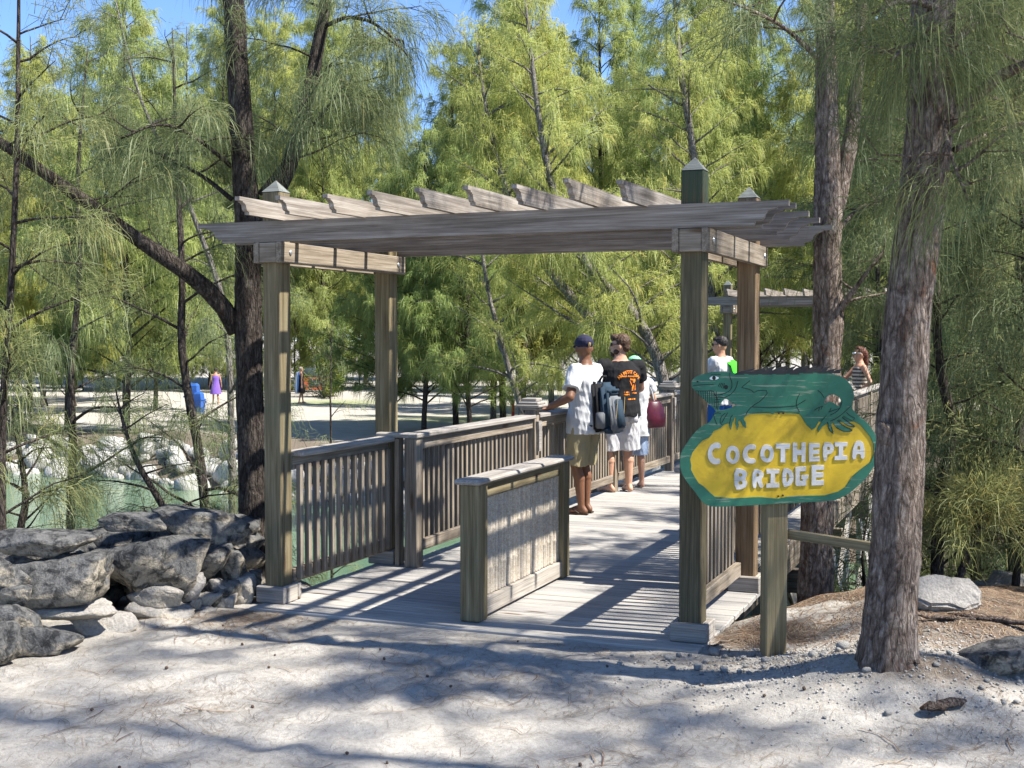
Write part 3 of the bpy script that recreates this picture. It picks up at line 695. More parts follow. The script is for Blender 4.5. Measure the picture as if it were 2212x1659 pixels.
# crest of slanted spines
for q in range(15):
    x = 585 + q * 76; hgt = (92 * math.sin(0.30 + 2.6 * q / 14) ** .6 + 10) * (1 + .12 * math.sin(q * 2.3)); yb = 174 - (12 if q > 9 else 0)
    sp_ = [(x, yb), (x + 25, yb - hgt * .38), (x + 80, yb - hgt * .74), (x + 160, yb - hgt), (x + 120, yb - hgt * .62), (x + 105, yb - hgt * .3), (x + 112, yb)]
    obj('crest_spine', flat_curve('crest_spine', [G(sp_, 0)], 0.012, M['crest']), sign, (0, 0.0012 + 0.0006 * (q % 2), sz), RX)
for bx_, by_ in ((1080,592),(1130,592),(1082,1492),(1132,1484)):
    obj('bolt', flat_curve('bolt', [circ(bx_, by_, 10, 10)], 0.006, M['rust']), sign, (0, -0.003, sz), RX)
# post and rail that carry it
board('post', sign, M['post'], 1.62, 0.125, 0.125, (0.0 - .01, 0.083, 0.77), 'z', bev=0.006)
pz = lambda p: Matrix.Rotation(-0.09, 3, 'Z') @ Vector((p[0] - sp[0], p[1] - sp[1], p[2] - zg))
bar('brace', sign, M['post'], pz(at(1700, 1153, 7.30)), pz(at(1905, 1185, 7.05)), 0.04, 0.055)
# ---------------------------------------------------------------- rocks
def rock_material(name, cream, grey, dark, amt=0.5):
    m, nt, b = nodes(name); v = coords(nt)
    n1 = noise(nt, v, 3.0, 6, 0.65); n2 = noise(nt, v, 14, 8, 0.7, 0.4); n3 = noise(nt, v, 55, 5, 0.7)
    c = ramp(nt, n2, [(0.3, tuple(x * .72 for x in cream)), (0.6, cream)])
    geo = nt.nodes.new('ShaderNodeNewGeometry'); sx = nt.nodes.new('ShaderNodeSeparateXYZ'); nt.links.new(geo.outputs['Normal'], sx.inputs[0])
    ad = nd(nt, 'ShaderNodeMath', operation='MULTIPLY_ADD'); nt.links.new(sx.outputs[2], ad.inputs[0]); ad.inputs[1].default_value = 0.34; nt.links.new(n1, ad.inputs[2])
    c = mixc(nt, ramp(nt, ad.outputs[0], [(0.60 - amt * .22, (0, 0, 0)), (0.70 - amt * .22, (1, 1, 1))]), c, grey)   # weathered crust on upper faces
    f = ramp(nt, n2, [(0.50 - amt * .08, (0, 0, 0)), (0.66 - amt * .1, (amt * 1.3,) * 3)])
    c = mixc(nt, f, c, dark)
    c = mixc(nt, 0.6, c, ramp(nt, n3, [(0.33, (0.45, 0.45, 0.45)), (0.55, (1, 1, 1))]), 'MULTIPLY')
    nt.links.new(c, b.inputs['Base Color']); b.inputs['Roughness'].default_value = 0.95; b.inputs['Specular IOR Level'].default_value = 0.12
    h = nd(nt, 'ShaderNodeMath', operation='MULTIPLY_ADD'); nt.links.new(n3, h.inputs[0]); h.inputs[1].default_value = 0.35; nt.links.new(n2, h.inputs[2])
    bump(nt, b, h.outputs[0], 0.8, 0.035)
    return m
M['rock'] = rock_material('weathered_limestone', (0.42, 0.37, 0.29), (0.135, 0.133, 0.13), (0.02, 0.021, 0.023), 0.66)
M['rock_pale'] = rock_material('fresh_limestone', (0.46, 0.41, 0.335), (0.31, 0.292, 0.27), (0.16, 0.15, 0.14), 0.30)
M['rock_white'] = rock_material('white_limestone', (0.46, 0.447, 0.42), (0.44, 0.43, 0.41), (0.22, 0.21, 0.195), 0.16)
_ico = {}
def ico(sub):
    if sub not in _ico:
        bm = bmesh.new(); bmesh.ops.create_icosphere(bm, subdivisions=sub, radius=1)
        V = np.array([v.co[:] for v in bm.verts]); F = np.array([[v.index for v in f.verts] for f in bm.faces]); bm.free(); _ico[sub] = (V, F)
    return _ico[sub]
def rock_mesh(dims, seed, mat, sub=3, facets=12, rough=0.05, boxy=0.55, smooth=True, strata=0.0, cut=0.68):
    r = np.random.default_rng(seed); V, F = ico(sub); D = V / np.linalg.norm(V, axis=1)[:, None]
    N = unit(r.standard_normal((facets, 3))); N = np.concatenate([N, [[0, 0, 1], [0, 0, -1]]]); dk = r.uniform(cut, 1.0, len(N)); dk[-2:] = r.uniform(.62, .85, 2)
    dot = D @ N.T; rad = np.where(dot > 0.05, dk / np.maximum(dot, 0.05), 9).min(1); rad = np.minimum(rad, 1.25)
    rad = rad * boxy + (1 - boxy)
    if strata: rad = rad * (1 + strata * np.sign(np.sin(D[:, 2] * r.uniform(9, 15) + 1.5 * np.sin(D[:, 0] * 2 + D[:, 1] * 1.5))) * (1 - D[:, 2] ** 2))
    for f, a in ((2.2, 1.6), (5, 1.0), (11, .7), (21, .45)):
        for _ in range(4):
            k = r.standard_normal(3) * f; rad = rad + a * rough * 0.5 * np.sin(D @ k + r.uniform(0, 6.3))
    P = D * rad[:, None]; P -= (P.max(0) + P.min(0)) / 2; P /= (P.max(0) - P.min(0)); P *= np.array(dims)
    return mesh_np('rock', P, None, F, smooth=smooth, mat=mat)

wall = thing('stone_wall', 'dry-stacked wall of dark weathered limestone slabs beside the leaning tree trunk', 'stone wall', (-2.35, 8.0, gz(-2.35, 8.0)))
wl = wall.location
stones = [  # surveyed centre and size, tilt, material
 (1430,300,660,230,'rock',-.10),(930,262,440,120,'rock',0),(290,425,700,170,'rock',-.06),(1030,615,700,500,'rock',-.25),(320,690,800,330,'rock',.03),
 (1490,555,330,220,'rock',.1),(1655,600,220,260,'rock',-.2),(75,800,260,160,'rock',0),(80,975,330,220,'rock',0),(480,930,600,120,'rock_pale',-.03),(240,1110,580,220,'rock',-.18),
 (730,1000,440,150,'rock_pale',-.12),(1130,915,450,160,'rock_pale',-.15),(1110,795,360,150,'rock_pale',-.2),(1330,735,280,170,'rock_pale',.2),(1495,830,180,110,'rock_pale',0),(1380,865,120,110,'rock_pale',0),
 (1620,850,170,110,'rock_pale',.2),(1750,770,155,240,'rock_pale',0),(1420,990,250,160,'rock_pale',.1),(1490,912,190,90,'rock_pale',0),(1545,725,170,100,'rock_pale',0),(1840,700,120,170,'rock',0),
 (600,860,330,110,'rock_pale',0),(-60,620,420,300,'rock',0),(-80,1150,330,280,'rock',0),(1560,1330-560,300,170,'rock',0)]
for q, (zx, zy, ww, hh, mt, tilt) in enumerate(stones):
    u, v = zx * .3, 1050.7 + zy * .3; Yd = 7.15 + 1.62 * u / 550 + 0.42 * (1 - zy / 1000)
    c = at(u, v, Yd); k_ = .3 * Yd / 2700
    dx, dz = ww * k_ * 1.12, hh * k_ * 1.14; dy = min(max(0.55 * dx, dz * 1.1), .62)
    obj('stone', rock_mesh((dx, dy, dz), 100 + q, M[mt], 4, 8, 0.026, 1.0, False, .012, .42), wall, Vector(c) + Vector((0, dy * .22, 0)) - wl, (0, -tilt, R(38) * (0.4 if ww > 400 else 0.15)))
rr_ = np.random.default_rng(4)
for q in range(26):   # core of the wall behind the face
    f = rr_.random(); u = -60 + 600 * f; Yd = 7.95 + 1.5 * u / 550 + rr_.uniform(0, .5); zz = rr_.uniform(0.0, .42)
    x = (u - 1106) / 2700 * Yd; d = rr_.uniform(.3, .55)
    obj('stone', rock_mesh((d * 1.3, d, d * .6), 200 + q, M['rock'], 2, 9, 0.06, .7), wall, Vector((x, Yd, gz(x, Yd) * .3 + zz)) - wl, (0, 0, rr_.uniform(0, 6)))

# white boulders along the far bank
bld = [rock_mesh((1, .85, .72), 300 + q, M['rock_white'], 3, 11, 0.035, 0.8, smooth=False) for q in range(7)]
rb = np.random.default_rng(12); placed = []; tries = 0
while len(placed) < 190 and tries < 9000:
    tries += 1
    s = rb.uniform(-24, 0.3); tf = 13.7 - 0.27 * (max(s, -18) - 1.5); t = tf + rb.uniform(-0.75, 2.2)
    p = st2w(s, t); sz_ = rb.uniform(.32, .62) * (1.0 + .9 * (rb.random() < .22))
    if any((p.x - a) ** 2 + (p.y - b_) ** 2 < (.30 * (sz_ + c_)) ** 2 for a, b_, c_ in placed): continue
    z = gz(p.x, p.y)
    if z < WATER_Z - .25: continue
    placed.append((p.x, p.y, sz_))
    o = obj('boulder', bld[len(placed) % 7], None, (p.x, p.y, z + .16 * sz_), (rb.uniform(-.3, .3), rb.uniform(-.3, .3), rb.uniform(0, 6.3)), scale=(sz_ * rb.uniform(.9, 1.3), sz_, sz_ * rb.uniform(.75, 1.15)))
    tag(o, 'white limestone boulder in the bank of boulders across the water', 'boulder', 'white boulders on the far bank')
# rocks and slabs on the right
p = at_z(2040, 1345, .12)
sl = prism('stone_slab', None, M['rock_pale'], [(-.21, -.05), (-.19, .10), (-.06, .15), (.07, .13), (.17, .145), (.225, .02), (.20, -.07), (.10, -.13), (.02, -.10), (-.10, -.12)], .12, (p[0] + .01, p[1] + .05, gz(p[0], p[1]) + .06), (R(-52), R(4), R(-8)))
bm = bmesh.new(); bm.from_mesh(sl.data); bmesh.ops.bevel(bm, geom=list(bm.edges), offset=.016, segments=2, affect='EDGES', clamp_overlap=True); bmesh.ops.triangulate(bm, faces=bm.faces)
bmesh.ops.subdivide_edges(bm, edges=[e for e in bm.edges if e.calc_length() > .05], cuts=1, use_grid_fill=True); rs_ = random.Random(4)
for v_ in bm.verts: v_.co += Vector((rs_.uniform(-1, 1), rs_.uniform(-1, 1), rs_.uniform(-1, 1))) * .005
bm.to_mesh(sl.data); bm.free(); tag(sl, 'flat pale stone slab lying on the mound behind the thick trunk', 'rock')
p = at_z(2150, 1490, .0)
tag(obj('rock', rock_mesh((.46, .36, .17), 402, M['rock'], 4, 9, .05, .8), None, (p[0] + .05, p[1], gz(p[0], p[1]) + .05), (0, R(-6), R(15))), 'grey limestone rock on the sand at the foot of the needle-covered mound', 'rock')
for q, (u, v, dm) in enumerate(((1800, 1255, (.5, .4, .35)), (1850, 1240, (.6, .5, .4)), (2130, 1290, (.35, .3, .2)), (2175, 1265, (.4, .3, .22)))):
    c = at(u, v, 9.6); z = gz(c[0], c[1])
    tag(obj('rock', rock_mesh(dm, 410 + q, M['rock_pale'], 3, 9, .05, .8), None, (c[0], c[1], z + .1), (0, 0, q)), 'shaded pale rock in the hollow behind the mound', 'rock', 'rocks behind the mound')
# ---------------------------------------------------------------- trees
def base_z(p): return gz(p[0], p[1])
def plant(name, label, cat, base, wood_items, F, leaf, group=None, bark_mat='bark_dark', seg=2, twig_k=3, trunk_name='trunk'):
    base = np.asarray(base, float); t = thing(name, label, cat, tuple(base), 0, group)
    sh = lambda it: [(V - base, Q, T) for V, Q, T in it]
    obj(trunk_name, tubes_mesh('trunk', sh(wood_items), M[bark_mat]), t)
    if F.twigs: stuff(obj('twigs', tubes_mesh('twigs', sh(F.twig_items(twig_k)), M[bark_mat]), t))
    me = F.crown_mesh('crown', M[leaf], seg)
    co = np.empty(len(me.vertices) * 3, np.float32); me.vertices.foreach_get('co', co); co = co.reshape(-1, 3) - base.astype(np.float32)
    me.vertices.foreach_set('co', co.ravel()); me.update()
    stuff(obj('crown', me, t)); return t
def auto_branches(tr, rng, n, f0, f1, ln, up, shape=0.8, droop=0.25, m=6):
    """branches of a trunk polyline: list of polylines"""
    q = resample(tr, 80); out = []
    for k in range(n):
        f = f0 + (f1 - f0) * (k + rng.random()) / n; i = min(79, int(f * 79)); az = k * 2.399 + rng.normal(0, .5)
        h = np.array([math.cos(az), math.sin(az), 0]); l = ln * ((1 - f) ** shape * .9 + .12) * rng.uniform(.65, 1.2); e = up * rng.uniform(.7, 1.3)
        pts = [q[i]]; d = unit(h + np.array([0, 0, e]))
        for j in range(m):
            d = unit(d + rng.normal(0, .10, 3) + np.array([0, 0, -droop / m])); pts.append(pts[-1] + d * l / m)
        out.append(np.array(pts))
    return out
# ---- forest beyond the water: a few grown shapes, each copied with its parts
def forest_tree(seed, H, nb, ln, up, leaf, n=15, L=.52, wd=.017, r0=.085, lean=0.0, f0=.10, nbund=3, tint=.5, gap=.15):
    rng = np.random.default_rng(seed); F = Foliage(seed + 50)
    tr = [np.zeros(3)]
    for k in range(10): tr.append(tr[-1] + np.array([rng.normal(lean, .03) * H / 10, rng.normal(0, .03) * H / 10, H / 10]))
    tr = smooth_path(tr, 16); rad = r0 * (1 - np.linspace(0, 1, 16)) ** .8 + .012
    items = [tube_data(tr, rad, 8, .05, rng)]
    for b_ in auto_branches(tr, rng, nb, f0, .985, ln, up):
        l = np.linalg.norm(b_[-1] - b_[0]); items.append(tube_data(b_, np.linspace(.008 + .007 * l, .004, len(b_)), 4))
        F.dress(b_, gap, .55, nbund, n, L, wd, .18, .8, .3, tint, .5, .006)
    return items, F
def forest_proto(*a, bark_mat='bark_dark', **k):
    items, F = forest_tree(*a, **k)
    return tubes_mesh('trunk', items, M[bark_mat]), tubes_mesh('twigs', F.twig_items(3), M[bark_mat]), F.crown_mesh('crown', M[a[5]], 2)
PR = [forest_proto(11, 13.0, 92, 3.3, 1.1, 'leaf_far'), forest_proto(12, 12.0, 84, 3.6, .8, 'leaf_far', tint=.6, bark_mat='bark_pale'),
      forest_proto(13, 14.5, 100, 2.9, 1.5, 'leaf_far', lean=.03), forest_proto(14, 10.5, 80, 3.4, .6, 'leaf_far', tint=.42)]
def put_forest(x, y, pk, sc, rz, label, group):
    t = thing('casuarina_tree', label, 'tree', (x, y, gz(x, y) - .03), rz, group)
    for nm, me in zip(('trunk', 'twigs', 'crown'), PR[pk]):
        o = obj(nm, me, t, scale=(sc, sc, sc))
        if nm != 'trunk': stuff(o)
    return t
rf = np.random.default_rng(21)
LF, GF = 'tall feathery yellow-green casuarina in the sunlit grove across the water', 'casuarina grove across the water'
row = []
for y0, x0, x1, n, h in ((41, -20, 22, 14, 1.15), (49, -24, 26, 17, 1.25), (58, -28, 31, 19, 1.35), (70, -34, 38, 20, 1.5), (86, -42, 46, 20, 1.7)):
    for q in range(n):
        x = x0 + (x1 - x0) * (q + .5 + rf.uniform(-.35, .35)) / n; y = y0 + rf.uniform(-3, 3)
        sky = (abs(x / y * 2700 + 1106 - 150) < 45) or (abs(x / y * 2700 + 1106 - 1140) < 45 and y > 44)
        row.append((x, y, int(rf.integers(0, 4)), h * rf.uniform(.82, 1.15) * (.68 if sky else 1.0), rf.uniform(0, 6.3)))
for x, y, k, sc, rz in row:
    u = 1106 + x / y * 2700
    if y < 64 and 410 < u < 800 or 44 < y < 64 and 800 < u < 1140: continue          # keep the sandy clearing open
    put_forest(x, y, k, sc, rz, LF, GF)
# trees on the far bank and right of the bridge's far end
for q, (u, Yd, k, sc) in enumerate(((850, 39, 3, .85), (915, 38, 3, .9), (985, 40, 0, .95), (1065, 41, 1, 1.1), (1015, 36.5, 3, .8), (1130, 38, 0, 1.1), (1500, 30, 2, .85), (1640, 33, 0, .95), (1760, 31, 1, .9), (1900, 27, 3, .95), (2040, 26, 0, .85), (2160, 24, 3, .9), (1960, 34, 2, 1.0), (2180, 33, 1, 1.0))):
    x = (u - 1106) / 2700 * Yd
    put_forest(x, Yd, k, sc, q * 1.3, 'broad dark-stemmed casuarina on the far bank behind the bridge railing' if u < 1200 else 'casuarina standing behind the far end of the footbridge', 'casuarinas on the far bank' if u < 1200 else 'casuarinas behind the far bridge end')

# undergrowth and tall trees that close the far side of the clearing
for q, u in enumerate(range(40, 830, 46)):
    Yd = 68 + 6 * ((q * 7) % 5) / 4; put_forest((u - 1106) / 2700 * Yd, Yd, (0, 3, 1, 3)[q % 4], .42 + .1 * ((q * 3) % 4) / 3, q * 1.9, 'short bushy casuarina hiding the far side of the sandy clearing', 'bushy casuarinas behind the clearing')
for q, u in enumerate((455, 520, 590, 655, 720, 790)):
    Yd = 77 + 3 * (q % 2); put_forest((u - 1106) / 2700 * Yd, Yd, (2, 0, 1)[q % 3], 1.7 + .12 * (q % 3), q * 2.3, 'very tall casuarina rising behind the sandy clearing', 'tall casuarinas behind the clearing')
# ---- pale leaning trees behind the people
def leaning(label, path, Yd, seed, r0, n_b, leaf='leaf_far', ext=None, bark_mat='bark_pale', L=.42, wd=.012, ln=2.5, n=16, tint=.6, group=None):
    rng = np.random.default_rng(seed); F = Foliage(seed)
    pts = [at(u, v, Yd) for u, v in path]
    if ext: pts += [pts[-1] + np.array(e) for e in ext]
    b0 = pts[0].copy(); b0[2] = gz(b0[0], b0[1]) - .05; pts = [b0] + pts
    tr = smooth_path(pts, 20); items = [tube_data(tr, r0 * (1 - np.linspace(0, 1, 20)) ** .7 + .012, 8, .05, rng)]
    for b_ in auto_branches(tr, rng, n_b, .22, .98, ln, .7, .5):
        l = np.linalg.norm(b_[-1] - b_[0]); items.append(tube_data(b_, np.linspace(.01 + .012 * l, .004, len(b_)), 4)); F.dress(b_, .16, .5, 3, n, L, wd, .12, .8, .25, tint, .5, .005)
    return plant('casuarina_tree', label, 'tree', tr[0], items, F, leaf, group, bark_mat)
leaning('slender pale casuarina leaning left behind the black-shirted man', [(1390, 850), (1335, 770), (1305, 729), (1273, 687), (1243, 651), (1204, 606), (1159, 552)], 24.5, 31, .10, 46, ext=[(-.6, .3, 1.2), (-1.0, .5, 2.8), (-1.2, .6, 4.5)])
leaning('slender pale casuarina leaning left above the burgundy bag', [(1441, 845), (1417, 765), (1387, 705), (1363, 669), (1327, 636), (1279, 591), (1249, 549)], 23.5, 32, .11, 46, ext=[(-.5, .3, 1.2), (-.8, .5, 3.0), (-1.0, .6, 5.0)])
leaning('thin bare-stemmed pale casuarina behind the railing finial', [(1128, 880), (1105, 820), (1085, 745), (1070, 690), (1058, 650)], 27, 33, .09, 26, ext=[(-.2, .2, 1.2), (-.3, .3, 2.6)])
leaning('pale casuarina with forked stem beyond the far pergola post', [(1545, 760), (1535, 640), (1520, 520), (1500, 340), (1470, 160)], 27, 34, .15, 44, ext=[(-.1, .2, 1.5), (-.2, .3, 3.0)], ln=2.6)

# ---- the big near trees
def rad_path(rows, Yd):
    P = np.array([at(c, v, Yd) for c, hw, v in rows]); r_ = np.array([hw * Yd / 2700 for c, hw, v in rows]); return P, r_
def near_tree(label, rows, Yd, seed, limbs, auto, leaf, bark_mat, top, L=.32, wd=.0045, n=24, tint=.45, group=None, bushy=.14):
    rng = np.random.default_rng(seed); F = Foliage(seed)
    P, rr0 = rad_path(rows, Yd)
    g0 = gz(P[0][0], P[0][1])
    if g0 < P[0][2] - .04: P = np.concatenate([[[P[0][0], P[0][1], g0]], P]); rr0 = np.r_[rr0[0] * 1.08, rr0]
    P = np.concatenate([P, [P[-1] + np.array(e) for e in top]]); rr0 = np.concatenate([rr0, rr0[-1] * np.linspace(.9, .15, len(top))])
    d = np.r_[0, np.cumsum(np.linalg.norm(np.diff(P, axis=0), axis=1))]; x = np.linspace(0, d[-1], 90)
    tr = np.stack([np.interp(x, d, P[:, i]) for i in range(3)], 1); rad = np.interp(x, d, rr0)
    tr[1:-1] = (tr[:-2] + tr[1:-1] * 2 + tr[2:]) / 4
    flare = 1 + .10 * np.exp(-x / .08)
    items = [tube_data(np.concatenate([tr[:1] - [0, 0, .12], tr]), np.r_[rad[0] * 1.15, rad * flare], 26, .03, rng)]
    for lb in limbs:
        pts = np.array([at(u, v, y) for u, v, y in lb['p']]); pts = smooth_path(pts, 14)
        items.append(tube_data(pts, np.linspace(lb['r'], lb.get('r1', .006), 14), 10, .05, rng))
        if lb.get('g', .12): F.dress(pts, lb.get('g', .12), lb.get('tl', .42), 4, n, L, wd, lb.get('s', .2), .8, lb.get('up', .15), tint, .45, .004)
        for b_ in auto_branches(pts, rng, lb.get('nb', 4), .25, .98, lb.get('bl', .9), .4, .4):
            items.append(tube_data(b_, np.linspace(.010, .003, len(b_)), 5)); F.dress(b_, bushy, .38, 4, n, L, wd, .1, .8, .2, tint, .45, .004)
    nb, f0, ln, up = auto
    for b_ in auto_branches(tr, rng, nb, f0, .98, ln, up, .55):
        l = np.linalg.norm(b_[-1] - b_[0]); items.append(tube_data(b_, np.linspace(.012 + .012 * l, .004, len(b_)), 6)); F.dress(b_, bushy, .45, 3, n, L, wd, .25, .8, .2, tint, .45, .004)
    return plant('casuarina_tree', label, 'tree', tr[0], items, F, leaf, group, bark_mat, seg=3)

big = near_tree('thick flaky-barked casuarina trunk standing in front of the iguana sign',
    [(1918, 64, 1432), (1925, 56, 1300), (1935, 53, 1200), (1941, 55, 1053), (1949, 50, 853), (1964, 48, 653), (1997, 50, 385), (2010, 50, 245), (2017, 46, 0)], 6.45, 41,
    [dict(p=[(2010, 170, 6.38), (1990, 100, 6.03), (1960, 95, 5.78), (1925, 130, 5.68)], r=.022, nb=4, bl=.36),
     dict(p=[(2012, 140, 6.36), (1975, 120, 6.15), (1940, 160, 6.05)], r=.014, nb=4, bl=.34, tl=.3), dict(p=[(2020, 15, 6.36), (1950, -5, 6.05), (1885, 30, 5.95)], r=.02, nb=3, bl=.36, tl=.3, g=.2),
     dict(p=[(2050, 262, 6.45), (2108, 207, 6.38), (2152, 167, 6.28), (2230, 130, 6.18), (2330, 100, 5.98)], r=.042, r1=.015, nb=3, bl=.6, s=.6), dict(p=[(2062, 324, 6.48), (2125, 293, 6.58), (2195, 270, 6.68), (2290, 240, 6.88)], r=.018, nb=3, bl=.6, s=.5),
     dict(p=[(2040, 120, 6.48), (2110, 40, 6.68), (2200, 20, 7.08)], r=.025, nb=5, bl=.9),
     dict(p=[(2030, 210, 6.43), (2050, 330, 6.18), (2090, 430, 6.08)], r=.012, nb=4, bl=.5)],
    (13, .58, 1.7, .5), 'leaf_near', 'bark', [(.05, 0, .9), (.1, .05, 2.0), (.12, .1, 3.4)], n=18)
for u, v, dm, rz in ((1914, 935, (.09, .05, .12), .2), (1925, 1052, (.05, .04, .08), 0), (1956, 1262, (.09, .05, .11), -.3), (1957, 1320, (.06, .05, .07), .4), (1962, 1395, (.06, .04, .16), 0), (1958, 800, (.06, .05, .12), .2), (1984, 560, (.06, .04, .15), .1)):
    c_ = at(u, v, 6.45 - .085); obj('knot', rock_mesh(dm, int(u + v), M['bark'], 3, 10, .09, .5), big, Vector(c_) - big.location, (0, 0, rz))
near_tree('dark double-stemmed casuarina rising behind the iguana sign',
    [(1762, 40, 1305), (1763, 34, 1200), (1765, 34, 1100), (1778, 31, 900), (1786, 29, 786), (1789, 32, 686), (1787, 29, 553), (1788, 30, 455), (1787, 25, 330), (1786, 24, 210), (1782, 19, 0.94)], 9.2, 42,
    [dict(p=[(1800, 470, 9.20), (1822, 390, 9.24), (1840, 280, 9.29), (1852, 170, 9.34), (1860, 0, 9.34), (1866, -200, 9.44)], r=.062, r1=.03, nb=6, bl=1.0, g=0, s=.5), dict(p=[(1800, 690, 9.20), (1835, 640, 9.04), (1875, 585, 8.94), (1910, 540, 8.94)], r=.028, nb=4, bl=.6, s=.6),
     dict(p=[(1770, 130, 9.14), (1700, 60, 8.94), (1620, 20, 8.84), (1560, 0, 8.74)], r=.022, nb=5, bl=.6, s=.45),
     dict(p=[(1800, 380, 9.24), (1850, 330, 9.84), (1900, 300, 10.14)], r=.016, nb=4, bl=.6), dict(p=[(1810, 500, 9.24), (1850, 450, 9.84), (1900, 430, 10.34)], r=.016, nb=4, bl=.7)],
    (4, .62, 1.4, .6), 'leaf_near', 'bark', [(-.02, 0, .8), (-.05, .05, 2.0), (-.05, .1, 3.2)])
near_tree('dark leaning casuarina trunk with a long low limb beside the left pergola post',
    [(545, 33, 1262), (544, 30, 1180), (544, 29, 1103), (540, 29, 911), (537, 29, 780), (535, 29, 662), (535, 28, 472), (525, 25, 350), (514, 24, 175), (504, 22, 0)], 9.73, 43,
    [dict(p=[(512, 715, 9.73), (470, 640, 9.65), (380, 570, 9.5), (300, 520, 9.4), (230, 465, 9.3), (120, 390, 9.2), (10, 310, 9.1), (-120, 250, 9.0)], r=.068, r1=.028, nb=7, bl=.8, s=.35, g=.4, up=-.1),
     dict(p=[(545, 510, 9.75), (590, 440, 9.8), (628, 350, 9.85), (655, 250, 9.9), (680, 140, 9.95), (704, 0, 10), (725, -150, 10)], r=.068, r1=.04, nb=9, bl=1.1, g=0, s=.4), dict(p=[(560, 420, 9.7), (600, 370, 9.7), (660, 290, 9.6), (740, 190, 9.4)], r=.02, nb=4, bl=.8, s=.4),
     dict(p=[(500, 360, 9.7), (430, 300, 9.5), (350, 260, 9.3), (260, 300, 9.2)], r=.018, nb=5, bl=.7), dict(p=[(500, 430, 9.7), (440, 380, 9.9), (360, 340, 10.2), (300, 320, 10.4)], r=.018, nb=5, bl=.7),
     dict(p=[(695, 60, 10), (760, 30, 9.8), (830, 60, 9.6), (880, 120, 9.5)], r=.02, nb=5, bl=.6), dict(p=[(670, 170, 9.95), (730, 200, 10.2), (790, 260, 10.4)], r=.016, nb=4, bl=.6)],
    (10, .62, 1.3, .5), 'leaf_near', 'bark_dark', [(-.05, .05, .8), (-.05, .1, 1.8), (-.05, .1, 2.8)], tint=.55)

# ---- saplings on the near bank
def sapling(label, path, seed, r0, nb, ln, L=.30, wd=.0052, n=24, tint=.5, up=.55, f0=.12, name='casuarina_sapling', group=None, gap=.12, leaf='leaf_near', bm_='bark_dark', ground=True, shape=.5, droop=.8):
    rng = np.random.default_rng(seed); F = Foliage(seed); pts = np.array([at(*p) for p in path])
    if ground:
        b0 = pts[0].copy(); b0[2] = gz(b0[0], b0[1]) - .04
        if b0[2] < pts[0][2] - .05: pts = np.concatenate([[b0], pts])
    tr = smooth_path(pts, 24); items = [tube_data(tr, r0 * (1 - np.linspace(0, 1, 24)) ** .7 + .005, 8, .05, rng)]
    for b_ in auto_branches(tr, rng, nb, f0, .99, ln, up, shape):
        l = np.linalg.norm(b_[-1] - b_[0]); items.append(tube_data(b_, np.linspace(.005 + .010 * l, .003, len(b_)), 5)); F.dress(b_, gap, .36, 3, n, L, wd, .2, droop, .15, tint, .45, .0035)
    return plant(name, label, 'tree', tr[0], items, F, leaf, group, bm_, seg=2)
sapling('young dark-stemmed casuarina growing behind the stone wall with side branches reaching left', [(447, 1110, 12.5), (425, 950, 12.5), (405, 850, 12.5), (392, 760, 12.5), (390, 690, 12.5), (395, 600, 12.5), (388, 480, 12.5), (380, 300, 12.5), (372, 60, 12.5)], 51, .055, 24, 1.5, n=15)
sapling('thin reddish casuarina stem with drooping foliage at the outer end of the stone wall', [(2, 1000, 8.6), (8, 850, 8.6), (20, 700, 8.6), (30, 500, 8.6), (38, 300, 8.6), (40, 60, 8.6), (42, -200, 8.6)], 52, .028, 26, .95, tint=.62)
sapling('pale crooked casuarina stem crossing behind the beam end of the near pergola', [(500, 760, 14), (478, 620, 14), (430, 500, 14), (395, 400, 14), (330, 280, 14), (290, 180, 14), (250, 0, 14)], 53, .05, 26, 1.3, bm_='bark_pale', tint=.6)
sapling('low spreading casuarina bush rooted at the water edge behind the stone wall', [(385, 1150, 10.6), (345, 1080, 10.6), (290, 990, 10.8), (262, 900, 11.0), (250, 840, 11.0)], 54, .03, 11, .9, n=12, tint=.5, f0=.05)
sapling('dense drooping casuarina sapling overhanging the water at the far end of the stone wall', [(40, 1150, 9.2), (60, 1080, 9.3), (40, 960, 9.4), (20, 860, 9.5)], 55, .035, 20, .65, n=15, tint=.62, f0=.02)
sapling('leggy young casuarina in front of the boulder bank', [(150, 1120, 13), (160, 980, 13), (150, 800, 13), (175, 600, 13), (165, 380, 13), (190, 100, 13)], 56, .05, 17, 1.5, n=14)
sapling('small upright casuarina seedling between the two left pergola posts', [(715, 940, 16.5), (713, 850, 16.5), (716, 760, 16.5), (718, 690, 16.5)], 57, .018, 16, .55, up=1.1, tint=.65, n=8)
# right side
GR = 'young casuarinas crowding the hollow behind the mound'
sapling('curved dark casuarina stem with hanging foliage behind the thick trunk', [(2026, 1040, 9.6), (2057, 964, 9.6), (2057, 894, 9.6), (2036, 833, 9.6), (2022, 740, 9.6), (2024, 553, 9.6), (2030, 380, 9.6), (2040, 150, 9.6)], 61, .05, 30, .75, tint=.42)
for q, (u, Yd, hv, tn) in enumerate(((2204, 10.4, 0, .65), (2120, 12.0, 100, .6), (2290, 9.2, 50, .65), (1990, 23.0, 60, .4), (2090, 16, -50, .5), (2190, 14, -100, .45), (1885, 24, 250, .42), (2260, 12, -50, .5))):
    lo = 1150 if q != 0 else 1050
    sapling('crowded young casuarina with drooping grey-green needles on the right bank', [(u - 12, lo, Yd), (u, lo - 180, Yd), (u + 14, 700, Yd), (u + 4, 450, Yd), (u - 8, hv, Yd)], 62 + q, .05, 34, 1.0 if Yd < 13 else 1.35, tint=tn, group=GR, wd=.008, L=.34)
